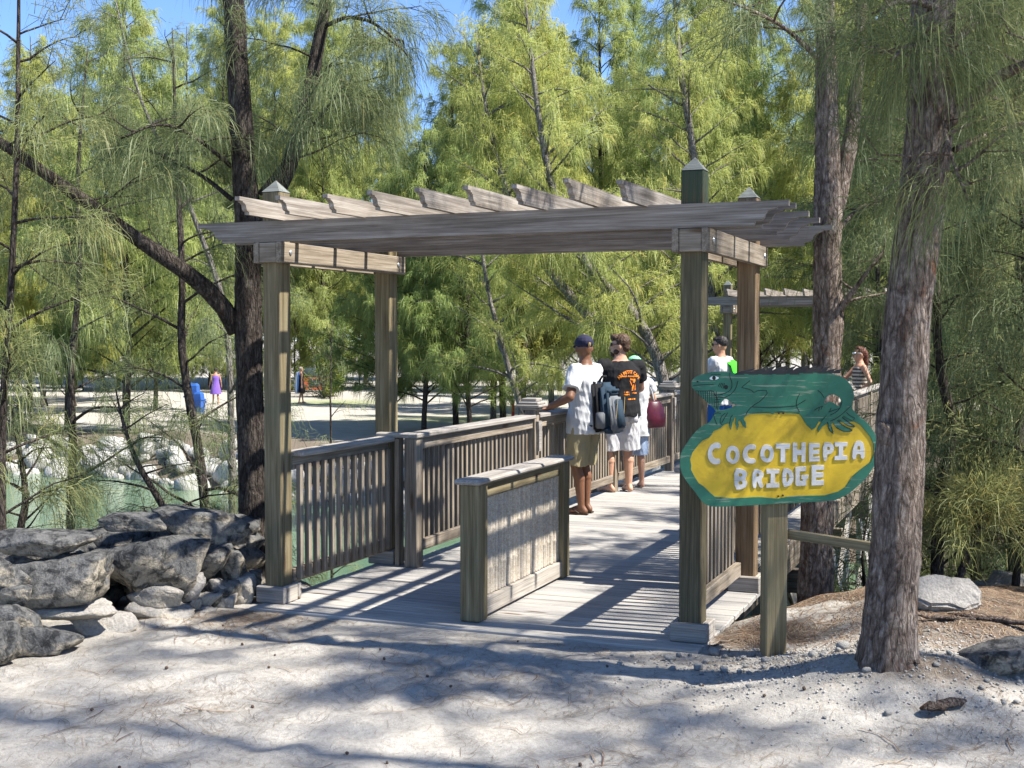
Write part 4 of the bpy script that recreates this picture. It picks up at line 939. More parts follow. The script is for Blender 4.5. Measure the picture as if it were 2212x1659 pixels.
sapling('low bright casuarina bush sprouting behind the white slab', [(2057, 1290, 8.9), (2090, 1200, 8.9), (2118, 1127, 8.9), (2130, 1060, 8.9)], 75, .03, 20, .55, tint=.75, up=.6, f0=.5, droop=.35)
sapling('low bright casuarina bush sprouting at the outer side of the mound', [(2190, 1300, 9.3), (2200, 1200, 9.3), (2215, 1120, 9.2), (2210, 1060, 9.2)], 76, .03, 18, .55, tint=.7, up=.6, f0=.5, droop=.35)
sapling('scrubby casuarina regrowth in the shade under the bridge rail', [(1870, 1270, 10.5), (1860, 1200, 10.5), (1875, 1110, 10.5)], 77, .02, 10, .4, tint=.25, f0=.3, n=12)
for q, (u, v, Yd) in enumerate(((1960, 1290, 10.6), (2110, 1285, 11.2), (2190, 1240, 12.5), (1905, 1240, 12.0), (2050, 1230, 13.0))):
    sapling('low shaded casuarina regrowth covering the hollow behind the mound', [(u, v, Yd), (u + 8, v - 60, Yd), (u + 4, v - 130, Yd)], 120 + q, .02, 16, .7, tint=.3, f0=.1, n=14, up=.5, wd=.009, L=.32, droop=.6, group='regrowth in the hollow')
sapling('dark drooping casuarina between the far pergola and the thick trunk', [(1912, 900, 17), (1905, 760, 17), (1895, 600, 17), (1888, 420, 17), (1880, 200, 17)], 131, .05, 30, .7, tint=.35, f0=.54, wd=.009, L=.34)
# trees beside and behind the viewer, whose crowns dapple the sand
def side_tree(label, x, y, H, seed, nb, ln, f0=.35):
    rng = np.random.default_rng(seed); F = Foliage(seed); z = gz(x, y)
    tr = smooth_path([(x, y, z - .05), (x + .1, y, z + H * .35), (x - .1, y + .1, z + H * .7), (x, y, z + H)], 20)
    items = [tube_data(tr, .10 * (1 - np.linspace(0, 1, 20)) ** .7 + .01, 10, .04, rng)]
    for b_ in auto_branches(tr, rng, nb, f0, .98, ln, .5, .55):
        l = np.linalg.norm(b_[-1] - b_[0]); items.append(tube_data(b_, np.linspace(.008 + .005 * l, .003, len(b_)), 5)); F.dress(b_, .20, .5, 3, 12, .36, .010, .25, .8, .2, .45, .45, .005)
    return plant('casuarina_tree', label, 'tree', tr[0], items, F, 'leaf_near', None, 'bark')
side_tree('tall casuarina standing to the side of the sandy path', 6.4, 3.2, 14.5, 81, 30, 4.3, .5)
side_tree('casuarina beside the sandy path whose high crown shades the open sand', 8.6, 4.4, 15.0, 82, 22, 4.2, .55)
side_tree('casuarina at the sandy path with a high crown reaching over the sand', 4.9, 1.9, 12.5, 83, 20, 3.4, .55)
# ---------------------------------------------------------------- people
def ring(c, ax, rx, ry, n=14, ref=None):
    ax = Vector(ax).normalized(); ref = Vector(ref) if ref is not None else (Vector((1, 0, 0)) if abs(ax.x) < .8 else Vector((0, 1, 0)))
    u = (ref - ax * ref.dot(ax)).normalized(); v = ax.cross(u)
    return [Vector(c) + u * (rx * math.cos(a)) + v * (ry * math.sin(a)) for a in (2 * math.pi * i / n for i in range(n))]
class Blob:
    def __init__(self): self.V = []; self.F = []
    def loft(self, rings):
        n = len(rings[0]); b = len(self.V)
        for r_ in rings: self.V += r_
        for k in range(len(rings) - 1):
            for i in range(n):
                j = (i + 1) % n; self.F.append((b + k * n + i, b + k * n + j, b + (k + 1) * n + j, b + (k + 1) * n + i))
        self.F.append(tuple(b + i for i in reversed(range(n)))); self.F.append(tuple(b + (len(rings) - 1) * n + i for i in range(n)))
    def stack(self, rows, n=18, lean=(0, 0)):
        """horizontal ellipses (z, rx, ry, x, y)"""
        self.loft([ring((r_[3] if len(r_) > 3 else 0, r_[4] if len(r_) > 4 else 0, r_[0]), (0, 0, 1), r_[1], r_[2], n, (1, 0, 0)) for r_ in rows])
    def cone(self, p0, p1, r0, r1, n=12, sq=1.0):
        d = Vector(p1) - Vector(p0); self.loft([ring(p0, d, r0, r0 * sq, n), ring(p1, d, r1, r1 * sq, n)])
    def capsule(self, p0, p1, r0, r1, n=12):
        p0 = Vector(p0); p1 = Vector(p1); d = (p1 - p0).normalized(); rg = []
        for a in (-80, -50, -20): rg.append(ring(p0 + d * (r0 * math.sin(R(a))), d, r0 * math.cos(R(a)), r0 * math.cos(R(a)), n))
        for a in (20, 50, 80): rg.append(ring(p1 + d * (r1 * math.sin(R(a))), d, r1 * math.cos(R(a)), r1 * math.cos(R(a)), n))
        self.loft(rg)
    def chain(self, pts, rad):
        for a, b_, r0, r1 in zip(pts[:-1], pts[1:], rad[:-1], rad[1:]): self.capsule(a, b_, r0, r1)
    def ball(self, c, rx, ry, rz, rot=None, n=14):
        rg = []
        for a in (-82, -60, -35, -10, 10, 35, 60, 82):
            rg.append([Vector((rx * math.cos(R(a)) * math.cos(2 * math.pi * i / n), ry * math.cos(R(a)) * math.sin(2 * math.pi * i / n), rz * math.sin(R(a)))) for i in range(n)])
        rg = [[(rot @ p if rot else p) + Vector(c) for p in r_] for r_ in rg]; self.loft(rg)
    def xform(self, M4): self.V = [M4 @ v for v in self.V]; return self
    def add(self, o): b = len(self.V); self.V += o.V; self.F += [tuple(i + b for i in f) for f in o.F]; return self
    def solid(self, name, mat, voxel=.011, it=4, fac=.5):
        me = bpy.data.meshes.new(name); me.from_pydata([tuple(v) for v in self.V], [], self.F); me.update()
        o = bpy.data.objects.new('tmp', me); C.objects.link(o)
        bm = bmesh.new(); bm.from_mesh(me); bmesh.ops.recalc_face_normals(bm, faces=bm.faces); bm.to_mesh(me); bm.free()
        m = o.modifiers.new('r', 'REMESH'); m.mode = 'VOXEL'; m.voxel_size = voxel; m.use_smooth_shade = True
        if it: s_ = o.modifiers.new('s', 'SMOOTH'); s_.iterations = it; s_.factor = fac
        out_ = bpy.data.meshes.new_from_object(o.evaluated_get(bpy.context.evaluated_depsgraph_get()))
        bpy.data.objects.remove(o); bpy.data.meshes.remove(me)
        out_.name = name; out_.materials.clear(); out_.materials.append(mat)
        out_.polygons.foreach_set('use_smooth', np.ones(len(out_.polygons), dtype=bool))
        return out_
    def raw(self, name, mat, smooth=True):
        me = mesh_py(name, self.V, self.F, mat, smooth)
        bm = bmesh.new(); bm.from_mesh(me); bmesh.ops.recalc_face_normals(bm, faces=bm.faces); bm.to_mesh(me); bm.free(); return me

def ik(a, b_, l1, l2, pole):
    a = Vector(a); b_ = Vector(b_); d = b_ - a; L = min(d.length, (l1 + l2) * .995); d = d.normalized(); b_ = a + d * L
    x = (l1 * l1 - l2 * l2 + L * L) / (2 * L); h = math.sqrt(max(0, l1 * l1 - x * x)); p = Vector(pole); p = (p - d * p.dot(d)).normalized()
    return a + d * x + p * h, b_
def hand(B, wrist, direc, palm_n, side, curl=.35, k=1.0):
    """palm and five fingers; side = +1 when the thumb lies towards palm_n x direc"""
    d = Vector(direc).normalized(); n = Vector(palm_n); n = (n - d * n.dot(d)).normalized(); s = n.cross(d).normalized() * side
    B.loft([ring(wrist + d * (x * k), d, a * k, b_ * k, 10, s) for x, a, b_ in ((-.01, .026, .020), (.03, .036, .017), (.07, .041, .015), (.092, .038, .012))])
    for off, ln, r_ in ((-.030, .058, .0085), (-.010, .072, .0092), (.010, .078, .0095), (.029, .068, .0092)):
        p = wrist + (d * .085 - s * off) * k; dd = d.copy(); pts = [p]
        for j in range(3): pts.append(pts[-1] + dd * (ln * k * (.45, .32, .23)[j])); dd = (dd + n * curl).normalized()
        B.chain(pts, [r_ * k, r_ * .95 * k, r_ * .88 * k, r_ * .75 * k])
    p = wrist + (d * .025 + s * .028) * k
    B.chain([p, p + (d * .035 + s * .025) * k, p + (d * .065 + s * .030 + n * .012) * k], [.013 * k, .0115 * k, .0095 * k])

def person(name, label, loc, yaw, H, sk, feet, arms, head, build=1.0, twist=0.0, vox=.010, shoes=None, lean=0.0, female=False):
    """feet: ((x,y,toe_yaw),(...)) left then right; arms: (wrist, pole) or None each side in local coordinates; head: (yaw, pitch)"""
    k = H / 1.78; P = thing(name, label, 'person', loc, yaw); B = Blob(); w_ = build * (0.93 if female else 1.0)
    J = {}
    hipz, chz = .93 * k, 1.30 * k
    tors = [(.80, .150, .112), (.88, .172, .128), (.97, .168 * (1.04 if female else 1), .125), (1.08, .145 * (.93 if female else 1), .108), (1.18, .150, .108), (1.30, .172, .118), (1.39, .176, .108), (1.45, .140, .088), (1.49, .075, .068), (1.53, .058, .058)]
    def ty(z): return lean * max(0, z - .9)
    B.stack([(z * k, rx * k * w_, ry * k * (w_ if z < 1.4 else 1), 0, ty(z) * k) for z, rx, ry in tors])
    J['tors'] = tors
    for q, sgn in ((0, -1), (1, 1)):
        fx, fy, tw = feet[q]; hip = Vector((sgn * .092 * k * w_, 0, .90 * k)); ank = Vector((fx, fy, .085 * k)); fw = Vector((-math.sin(tw), math.cos(tw), 0))
        knee, _ = ik(hip, ank, .411 * k, .411 * k, fw); cf = knee.lerp(ank, .32) - fw * .018 * k
        B.chain([hip, hip.lerp(knee, .5), knee, cf, ank], [.092 * k * w_, .076 * k * w_, .056 * k, .056 * k * w_, .036 * k])
        heel = ank - fw * .035 * k; heel.z = .036 * k; toe = ank + fw * .155 * k; toe.z = .022 * k; mid = ank + fw * .07 * k; mid.z = .045 * k
        B.capsule(heel, mid, .034 * k, .036 * k); B.capsule(mid, toe, .038 * k, .026 * k); B.capsule(toe - fw * .02 * k + Vector((fw.y, -fw.x, 0)) * .018 * k, toe - fw * .03 * k - Vector((fw.y, -fw.x, 0)) * .025 * k, .02 * k, .018 * k)
        B.capsule(ank, heel, .037 * k, .034 * k)
        J[('hip', sgn)] = hip; J[('knee', sgn)] = knee; J[('ank', sgn)] = ank; J[('fw', sgn)] = fw
    for q, sgn in ((0, -1), (1, 1)):
        sh = Vector((sgn * .185 * k * w_, ty(1.43) * k, 1.425 * k)); J[('sh', sgn)] = sh; wr, pole, hd, pn = arms[q]
        el, wr = ik(sh, wr, .295 * k, .265 * k, pole); J[('el', sgn)] = el; J[('wr', sgn)] = wr; r_ = (.82 if female else 1) * k * (.5 + .5 * build)
        B.chain([sh, sh.lerp(el, .45), el, el.lerp(wr, .3), wr], [.062 * r_, .055 * r_, .045 * r_, .045 * r_, .029 * r_])
        hand(B, wr, hd if hd is not None else (wr - el), pn, sgn * (1 if pn[2] < .5 else 1), .3, k)
    nb = Vector((0, ty(1.5) * k, 1.49 * k)); hc = Vector((0, ty(1.64) * k + .015 * k, 1.648 * k)); B.capsule(nb, hc - Vector((0, .01, .04)) * k, (.064 * k) * (.85 if female else 1), .060 * k * (.85 if female else 1))
    HB = Blob(); HB.ball((0, 0, .015), .074, .094, .108); HB.ball((0, .028, -.045), .058, .066, .066); HB.ball((0, .060, -.085), .030, .028, .024)
    HB.capsule((0, .088, .012), (0, .108, -.022), .009, .014); HB.ball((0, .09, -.055), .024, .012, .010)
    for sx in (-1, 1): HB.ball((sx * .078, -.004, -.008), .010, .020, .032)
    for sx in (-1, 1): HB.ball((sx * .032, .076, .026), .022, .012, .010)
    HM = Matrix.Translation(hc) @ Matrix.Rotation(head[0], 4, 'Z') @ Matrix.Rotation(head[1], 4, 'X') @ Matrix.Scale(k * 1.07, 4); HB.xform(HM); B.add(HB)
    J['HM'] = HM; J['hc'] = hc; J['k'] = k; J['w'] = w_; J['ty'] = ty; J['P'] = P; J['vox'] = vox
    obj('body', B.solid('body', sk, vox, 3), P)
    return J
def wrinkle(me, amp, seed, f=13.0, zs=.55):
    n = len(me.vertices); co = np.empty(n * 3, np.float32); no = np.empty(n * 3, np.float32); me.vertices.foreach_get('co', co); me.vertices.foreach_get('normal', no)
    co = co.reshape(-1, 3); no = no.reshape(-1, 3); r = np.random.default_rng(seed); d = np.zeros(n)
    for q in range(9):
        k = r.standard_normal(3) * f * (1 + .25 * q) * np.array([1, 1, zs]); ph = r.uniform(0, 6.3); a = np.sin(co @ k + ph + 1.2 * np.sin(co @ (r.standard_normal(3) * f * .5)))
        d += (1 - np.abs(a) * 2) / (1 + .25 * q) / 2.4
    co = co + no * (amp * d)[:, None]; me.vertices.foreach_set('co', co.astype(np.float32).ravel()); me.update(); return me
def shirt(J, mat, hem=.84, loose=.020, sleeve=.55, neck=1.485, tank=False, name='shirt', belly=0.0):
    k, w_, ty = J['k'], J['w'], J['ty']; B = Blob(); rows = []
    for z, rx, ry in [(hem, .185, .148), (.92, .186, .146), (1.0, .178, .138), (1.08, .166, .126), (1.18, .165, .122), (1.30, .180, .128), (1.385, .176, .116), (1.44, .132, .095), (neck, .080, .078)]:
        if z < hem: continue
        rows.append((z * k, (rx + loose * .6) * k * w_, (ry + loose * .7 + belly * math.exp(-((z - 1.05) / .16) ** 2)) * k * w_, 0, ty(z) * k))
    B.stack(rows, 22)
    if not tank:
        for sgn in (-1, 1):
            sh, el = J[('sh', sgn)], J[('el', sgn)]; e = sh.lerp(el, sleeve); bl = .4 + .6 * w_; B.capsule(sh - Vector((sgn * .04, 0, -.002)), sh, .078 * k * bl, .080 * k * bl); B.cone(sh - (el - sh) * .06, e, .080 * k * bl, (.072 + loose * .5) * k * bl, 14)
    return obj(name, wrinkle(B.solid(name, mat, J['vox'], 2, .4), .0065, 3), J['P'])
def shorts(J, mat, length=.9, loose=.03, top=1.02, name='shorts', skirt=False):
    k, w_ = J['k'], J['w']; B = Blob()
    B.stack([(.80 * k, .172 * k * w_, .130 * k * w_), (.88 * k, .186 * k * w_, .142 * k * w_), (.96 * k, .182 * k * w_, .140 * k * w_), (top * k, .172 * k * w_, .130 * k * w_)], 22)
    for sgn in (-1, 1):
        hip, kn = J[('hip', sgn)], J[('knee', sgn)]; an = J[('ank', sgn)]; e = hip.lerp(kn, length) if length <= 1 else kn.lerp(an, length - 1)
        B.cone(hip + Vector((0, 0, .02)), hip.lerp(e, .55), .104 * k * w_, (.092 + loose * .6) * k * w_, 16); B.cone(hip.lerp(e, .45), e, (.094 + loose * .5) * k * w_, (.080 + loose) * k * w_, 16)
    return obj(name, wrinkle(B.solid(name, mat, J['vox'], 2, .4), .008, 8), J['P'])
def hair(J, mat, rows, name='hair', it=2):
    B = Blob()
    for c, rx, ry, rz in rows: B.ball(c, rx, ry, rz)
    B.xform(J['HM']); return obj(name, wrinkle(B.solid(name, mat, .007, it), .0045, 5, 55, .5), J['P'])
def glasses(J, mat):
    B = Blob()
    for sx in (-1, 1): B.ball((sx * .034, .088, .018), .029, .013, .019); B.capsule((sx * .058, .080, .024), (sx * .080, .0, .018), .004, .004, 6)
    B.capsule((-.01, .098, .022), (.01, .098, .022), .004, .004, 6); B.xform(J['HM']); return obj('sunglasses', B.raw('sunglasses', mat), J['P'])
def local(P, wpt):
    bpy.context.view_layer.update(); return P.matrix_world.inverted() @ Vector(wpt)
def loc_of(p, yaw, wpt): return Matrix.Rotation(-yaw, 3, 'Z') @ (Vector(wpt) - Vector(p))

M['skin_brown'] = skin('brown_skin', (0.17, 0.078, 0.042)); M['skin_pink'] = skin('pink_skin', (0.50, 0.28, 0.19)); M['skin_tan'] = skin('tan_skin', (0.42, 0.22, 0.135))
M['c_white'] = cloth('white_cotton', (0.50, 0.505, 0.515)); M['c_khaki'] = cloth('khaki_cotton', (0.29, 0.245, 0.145)); M['c_black'] = cloth('black_cotton', (0.016, 0.016, 0.018)); M['c_pale'] = cloth('pale_grey_cotton', (0.47, 0.465, 0.485), .9)
M['c_navy'] = plain('navy_cap_cloth', (0.018, 0.018, 0.045), .85, .1, 40); M['c_blue'] = cloth('light_blue_cotton', (0.33, 0.42, 0.58)); M['c_dblue'] = cloth('blue_swim_cloth', (0.03, 0.13, 0.42)); M['c_lime'] = cloth('lime_towel', (0.06, 0.75, 0.03)); M['c_mint'] = cloth('mint_cloth', (0.25, 0.68, 0.36))
M['c_burg'] = plain('burgundy_leather', (0.085, 0.010, 0.024), .35, .25, 8, .4, .5); M['c_purple'] = cloth('purple_print', (0.20, 0.11, 0.48)); M['c_orange'] = cloth('orange_cloth', (0.62, 0.17, 0.03)); M['c_teal'] = cloth('turquoise_cloth', (0.03, 0.36, 0.50)); M['c_grey'] = cloth('grey_nylon', (0.15, 0.16, 0.175), .4); M['c_slate'] = cloth('slate_blue_nylon', (0.028, 0.048, 0.072), .4)
M['hair_brown'] = plain('brown_hair', (0.07, 0.038, 0.022), .6, .4, 30, .8); M['hair_dark'] = plain('dark_hair', (0.022, 0.018, 0.016), .6, .4, 30, .8); M['hair_red'] = plain('auburn_hair', (0.10, 0.028, 0.015), .6, .4, 30, .8); M['hair_blond'] = plain('blond_hair', (0.42, 0.24, 0.10), .6, .3, 30, .8); M['hair_grey'] = plain('grey_hair', (0.30, 0.26, 0.22), .6, .3, 30, .8)
M['lens'] = plain('dark_lens', (0.01, 0.01, 0.012), .15, .05, 5, 0, .6); M['rubber'] = plain('brown_rubber', (0.05, 0.032, 0.022), .7); M['print'] = plain('orange_shirt_print', (0.85, 0.25, 0.02), .8, .05, 5, 0); M['gold'] = plain('gold_thread', (0.60, 0.42, 0.16), .6, .05); M['cup'] = plain('red_drink_cup', (0.60, 0.06, 0.04), .3); M['petal'] = plain('orange_petal', (0.75, 0.22, 0.06), .6)

def decal_text(J_or_parent, target, txt, size, mat, frame, name, arc=None, off=.003):
    """flat lettering laid on a garment: frame = matrix (local) whose +Z looks out of the cloth"""
    cu = bpy.data.curves.new(name, 'FONT'); cu.body = txt; cu.size = size; cu.align_x = 'CENTER'; cu.align_y = 'CENTER'; cu.resolution_u = 3; cu.offset = size * .02
    t = bpy.data.objects.new('tmp', cu); C.objects.link(t); me = bpy.data.meshes.new_from_object(t.evaluated_get(bpy.context.evaluated_depsgraph_get())); bpy.data.objects.remove(t)
    return lay(me, target, mat, frame, name, J_or_parent, arc, off)
def lay(me, target, mat, frame, name, parent, arc=None, off=.003):
    bvh = BVHTree.FromPolygons([v.co for v in target.data.vertices], [list(p.vertices) for p in target.data.polygons])
    bm = bmesh.new(); bm.from_mesh(me); bmesh.ops.triangulate(bm, faces=bm.faces); bmesh.ops.subdivide_edges(bm, edges=[e for e in bm.edges if e.calc_length() > .03], cuts=2)
    z = frame.to_3x3() @ Vector((0, 0, 1))
    for v in bm.verts:
        x, y = v.co.x, v.co.y
        if arc: a = x / arc; x, y = (arc + y) * math.sin(a), (arc + y) * math.cos(a) - arc
        p = frame @ Vector((x, y, .25)); h = bvh.ray_cast(p, -z)
        v.co = (h[0] + z * off) if h[0] is not None else frame @ Vector((x, y, 0))
    bm.to_mesh(me); bm.free(); me.materials.clear(); me.materials.append(mat)
    return sub_of(obj(name, me, parent), target) if target.parent == parent else obj(name, me, parent)

# ---- man in cap with backpack
yaw = R(58); p1 = st2w(.60, 4.92, .001)
hw = st2w(.31, 4.55, 1.10); hl = loc_of(p1, yaw, hw); wr1 = Vector((hl.x, hl.y, 1.125))
J1 = person('person', 'man in navy cap, white t-shirt and khaki shorts resting a hand on the railing', p1, yaw, 1.88, M['skin_brown'],
    ((-.085, .0, R(14)), (.085, .03, R(0))), ((wr1, (-.3, -1, -.2), (-.55, .8, -.1), (0, 0, -1)), (Vector((.22, .26, 1.02)), (.6, -.8, 0), (-.4, .9, 0), (-1, 0, 0))), (R(-42), R(-3)), build=1.10)
sh1 = shirt(J1, M['c_white'], hem=.80, loose=.028, sleeve=.72); shorts(J1, M['c_khaki'], 1.0, .036)
B = Blob(); B.ball((0, -.004, .052), .088, .106, .078); B.xform(J1['HM']); capme = B.solid('cap', M['c_navy'], .007, 2)
bm = bmesh.new(); bm.from_mesh(capme); inv = J1['HM'].inverted(); bmesh.ops.bisect_plane(bm, geom=bm.verts[:] + bm.edges[:] + bm.faces[:], plane_co=J1['HM'] @ Vector((0, 0, .008)), plane_no=J1['HM'].to_3x3() @ Vector((0, -.08, 1)), clear_inner=True); bm.to_mesh(capme); bm.free()
cap = obj('cap', capme, J1['P']); so = cap.modifiers.new('s', 'SOLIDIFY'); so.thickness = .004
B = Blob(); B.loft([ring((0, y, z), (0, 1, -.25), rx, .006, 12, (1, 0, 0)) for y, z, rx in ((.085, .028, .075), (.12, .020, .070), (.15, .010, .052), (.165, .004, .030))]); B.xform(J1['HM']); sub_of(obj('cap_peak', B.raw('cap_peak', M['c_navy']), J1['P']), cap)
fr = J1['HM'] @ Matrix.Translation((.018, -.1, .030)) @ Matrix.Rotation(R(90), 4, 'X'); fr = fr @ Matrix.Rotation(R(12), 4, 'Y')
cl_ = decal_text(J1['P'], cap, 'B', .048, M['gold'], fr @ Matrix.Scale(1, 4), 'cap_letter', off=.006)
B = Blob(); B.ball((0, -.004, .132), .007, .007, .005); B.xform(J1['HM']); sub_of(obj('cap_button', B.raw('cap_button', M['gold']), J1['P']), cap)
for sgn in (-1, 1):
    an, fw = J1[('ank', sgn)], J1[('fw', sgn)]; sd_ = Vector((fw.y, -fw.x, 0)); pts = []
    sole = [(-.075, .030), (-.03, .036), (.05, .040), (.12, .046), (.17, .036), (.19, .012)]
    lp = [an + fw * a + sd_ * b_ for a, b_ in sole] + [an + fw * a - sd_ * b_ for a, b_ in reversed(sole)]
    V_ = [Vector((q.x, q.y, .002)) for q in lp] + [Vector((q.x, q.y, .017)) for q in lp]; n = len(lp)
    F_ = [tuple(reversed(range(n))), tuple(range(n, 2 * n))] + [(i, (i + 1) % n, n + (i + 1) % n, n + i) for i in range(n)]
    o = obj('sandal', mesh_py('sandal', V_, F_, M['rubber']), J1['P']); B = Blob()
    for s2 in (-1, 1): B.chain([an + fw * .15 - Vector((0, 0, .045)), an + fw * .09 + sd_ * s2 * .030 - Vector((0, 0, .030)), an + fw * .02 + sd_ * s2 * .042 - Vector((0, 0, .068))], [.008, .009, .008])
    sub_of(obj('sandal_strap', B.raw('sandal_strap', M['rubber']), J1['P']), o)
# backpack: its own thing, hanging on the back
bp = thing('backpack', 'slate blue and grey backpack worn by the man in the navy cap', 'backpack', p1 + Matrix.Rotation(yaw, 3, 'Z') @ Vector((0.02, -.20, .80)), yaw)
def rbox(name, parent, mat, dims, c, bev=.03, taper=1.0, rot=(0, 0, 0)):
    bm = bmesh.new(); bmesh.ops.create_cube(bm, size=1); bmesh.ops.scale(bm, vec=dims, verts=bm.verts)
    for v in bm.verts:
        if v.co.z > 0: v.co.x *= taper; v.co.y *= taper
    bmesh.ops.bevel(bm, geom=list(bm.edges), offset=bev, segments=3, affect='EDGES', clamp_overlap=True)
    me = bpy.data.meshes.new(name); bm.to_mesh(me); bm.free(); me.materials.append(mat); me.polygons.foreach_set('use_smooth', np.ones(len(me.polygons), dtype=bool))
    return obj(name, me, parent, c, rot)
rbox('back_panel', bp, M['c_black'], (.33, .09, .54), (0, .035, .34), .035, .85, (R(-5), 0, 0)); rbox('main_pocket', bp, M['c_slate'], (.31, .15, .50), (0, -.06, .34), .05, .80, (R(-5), 0, 0)); rbox('front_pocket', bp, M['c_grey'], (.27, .09, .40), (0, -.15, .27), .035, .82, (R(-8), 0, 0))
rbox('zip_pocket', bp, M['c_slate'], (.17, .03, .30), (.0, -.198, .27), .014, .9, (R(-8), 0, 0)); rbox('top_flap', bp, M['c_slate'], (.22, .10, .08), (0, -.11, .50), .03, .8, (R(-18), 0, 0)); rbox('base', bp, M['c_slate'], (.26, .14, .08), (0, -.11, .10), .03)
for sx in (-1, 1): rbox('side_pocket', bp, M['c_grey'], (.03, .11, .17), (sx * .155, -.05, .20), .012, .95)
B = Blob(); B.chain([(-.05, .02, .60), (-.04, -.01, .65), (.04, -.01, .65), (.05, .02, .60)], [.012, .012, .012, .012]); obj('grab_handle', B.raw('grab_handle', M['c_black']), bp)
for sx in (-1, 1):
    B = Blob(); pts = [(sx * .09, .04, .58), (sx * .11, .13, .655), (sx * .12, .22, .672), (sx * .128, .32, .60), (sx * .135, .345, .48), (sx * .16, .30, .32), (sx * .18, .17, .22), (sx * .15, .05, .14)]
    for a, b_ in zip(pts[:-1], pts[1:]): d = Vector(b_) - Vector(a); B.loft([ring(a, d, .028, .008, 10, (1, 0, 0)), ring(Vector(b_) + d * .05, d, .028, .008, 10, (1, 0, 0))])
    obj('shoulder_strap', B.raw('shoulder_strap', M['c_black']), bp)
for x in (-.05, 0.05): bar('piping', bp, M['gold'], (x * 1.9, -.19, .10), (x * 1.5, -.215, .44), .004, .004, 0)

# ---- man in black t-shirt
yaw = R(22); p2 = st2w(.30 + .10, 6.80, .001)
J2 = person('person', 'bearded man in black t-shirt and pale cargo shorts looking over the railing in sunglasses', p2, yaw, 1.89, M['skin_pink'],
    ((-.11, .05, R(28)), (.12, .0, R(-4))), ((Vector((-.16, .42, 1.13)), (-1, -.4, -.2), (.2, .9, -.2), (0, 0, -1)), (Vector((.20, .34, 1.12)), (.9, -.6, -.3), (-.5, .8, 0), (-.5, 0, -1))), (R(56), R(0)), build=1.20)
sh2 = shirt(J2, M['c_black'], hem=.86, loose=.026, sleeve=.62, belly=.012); shorts(J2, M['c_pale'], 1.02, .042)
hair(J2, M['hair_brown'], [((0, -.022, .045), .086, .096, .094), ((0, .045, .085), .068, .060, .046), ((0, -.06, -.01), .070, .052, .06), ((.0, .06, .10), .05, .045, .03)])
hair(J2, M['hair_brown'], [((0, .068, -.082), .042, .036, .034), ((.050, .030, -.058), .022, .036, .034), ((-.050, .030, -.058), .022, .036, .034), ((0, .094, -.042), .026, .010, .008)], 'beard')
glasses(J2, M['lens'])
k2 = J2['k']; fr = Matrix.Translation((.035, -.1, 1.36 * k2)) @ Matrix.Rotation(R(90), 4, 'X')
decal_text(J2['P'], sh2, 'AU PETIT CAFE', .052, M['print'], fr, 'print', arc=.17)
decal_text(J2['P'], sh2, 'French Atmosphere', .030, M['print'], Matrix.Translation((.035, -.1, 1.315 * k2)) @ Matrix.Rotation(R(90), 4, 'X'), 'print')
decal_text(J2['P'], sh2, 'Bistrot', .030, M['print'], Matrix.Translation((.075, -.1, 1.28 * k2)) @ Matrix.Rotation(R(90), 4, 'X'), 'print')
def worn_line(widths, h):   # small print too worn to read
    x = -sum(widths) / 2 - .006 * len(widths) / 2; out_ = []
    for w_ in widths: out_.append([(x, -h / 2), (x + w_, -h / 2), (x + w_ - .002, h / 2), (x + .002, h / 2)]); x += w_ + .006
    return out_
for cx, cz, wd_ in ((-.01, 1.137, (.016, .03, .012)), (-.01, 1.112, (.05, .02)), (.055, 1.06, (.05, .02, .03))):
    lay(flat_curve('print', worn_line(wd_, .015), .0005, M['print']), sh2, M['print'], Matrix.Translation((cx, -.1, cz * k2)) @ Matrix.Rotation(R(90), 4, 'X'), 'print', J2['P'])
em = [[(.02, .06), (.035, .08), (.055, .075), (.06, .05), (.045, .03), (.025, .035)], [(.0, -.06), (.02, -.065), (.04, 0), (.03, .02), (.015, .0)], [(.05, -.06), (.07, -.05), (.07, .0), (.06, .02), (.05, -.01)], [(-.03, .055), (-.02, .06), (.01, .0), (.0, -.005)], [(.0, -.09), (.08, -.095), (.08, -.085), (.02, -.08)]]
lay(flat_curve('emblem', em, .0005, M['print']), sh2, M['print'], Matrix.Translation((.055, -.1, 1.21 * k2)) @ Matrix.Rotation(R(90), 4, 'X'), 'print', J2['P'])
for sgn in (-1, 1):
    kn, hp = J2[('knee', sgn)], J2[('hip', sgn)]; m_ = hp.lerp(kn, .62); rbox('cargo_pocket', J2['P'], M['c_pale'], (.03, .13, .17), (m_.x + sgn * .118, m_.y - .01, m_.z), .012)
    rbox('back_pocket', J2['P'], M['c_pale'], (.12, .02, .12), (sgn * .09, -.165, .90), .008)

# ---- woman with burgundy bag
yaw = R(14); p3 = st2w(.42, 7.32, .001)
J3 = person('person', 'woman in white top and light blue shorts with a mint headscarf and blond bun', p3, yaw, 1.62, M['skin_pink'],
    ((-.09, .04, R(15)), (.09, -.02, R(-6))), ((Vector((-.14, .36, 1.02)), (-1, -.4, -.3), (0, 1, 0), (0, 0, -1)), (Vector((.16, .30, 1.02)), (.9, -.5, -.3), (-.4, .9, 0), (-.6, 0, -1))), (R(20), R(2)), build=1.08, female=True)
shirt(J3, M['c_white'], hem=.70, loose=.05, sleeve=.5); shorts(J3, M['c_blue'], 1.12, .035)
hair(J3, M['hair_blond'], [((0, -.02, .03), .082, .096, .092), ((.02, -.12, .035), .034, .034, .034)]); hair(J3, M['c_mint'], [((0, .0, .058), .088, .104, .078)], 'headscarf')
bagp = p3 + Matrix.Rotation(yaw, 3, 'Z') @ Vector((.24, -.06, .74))
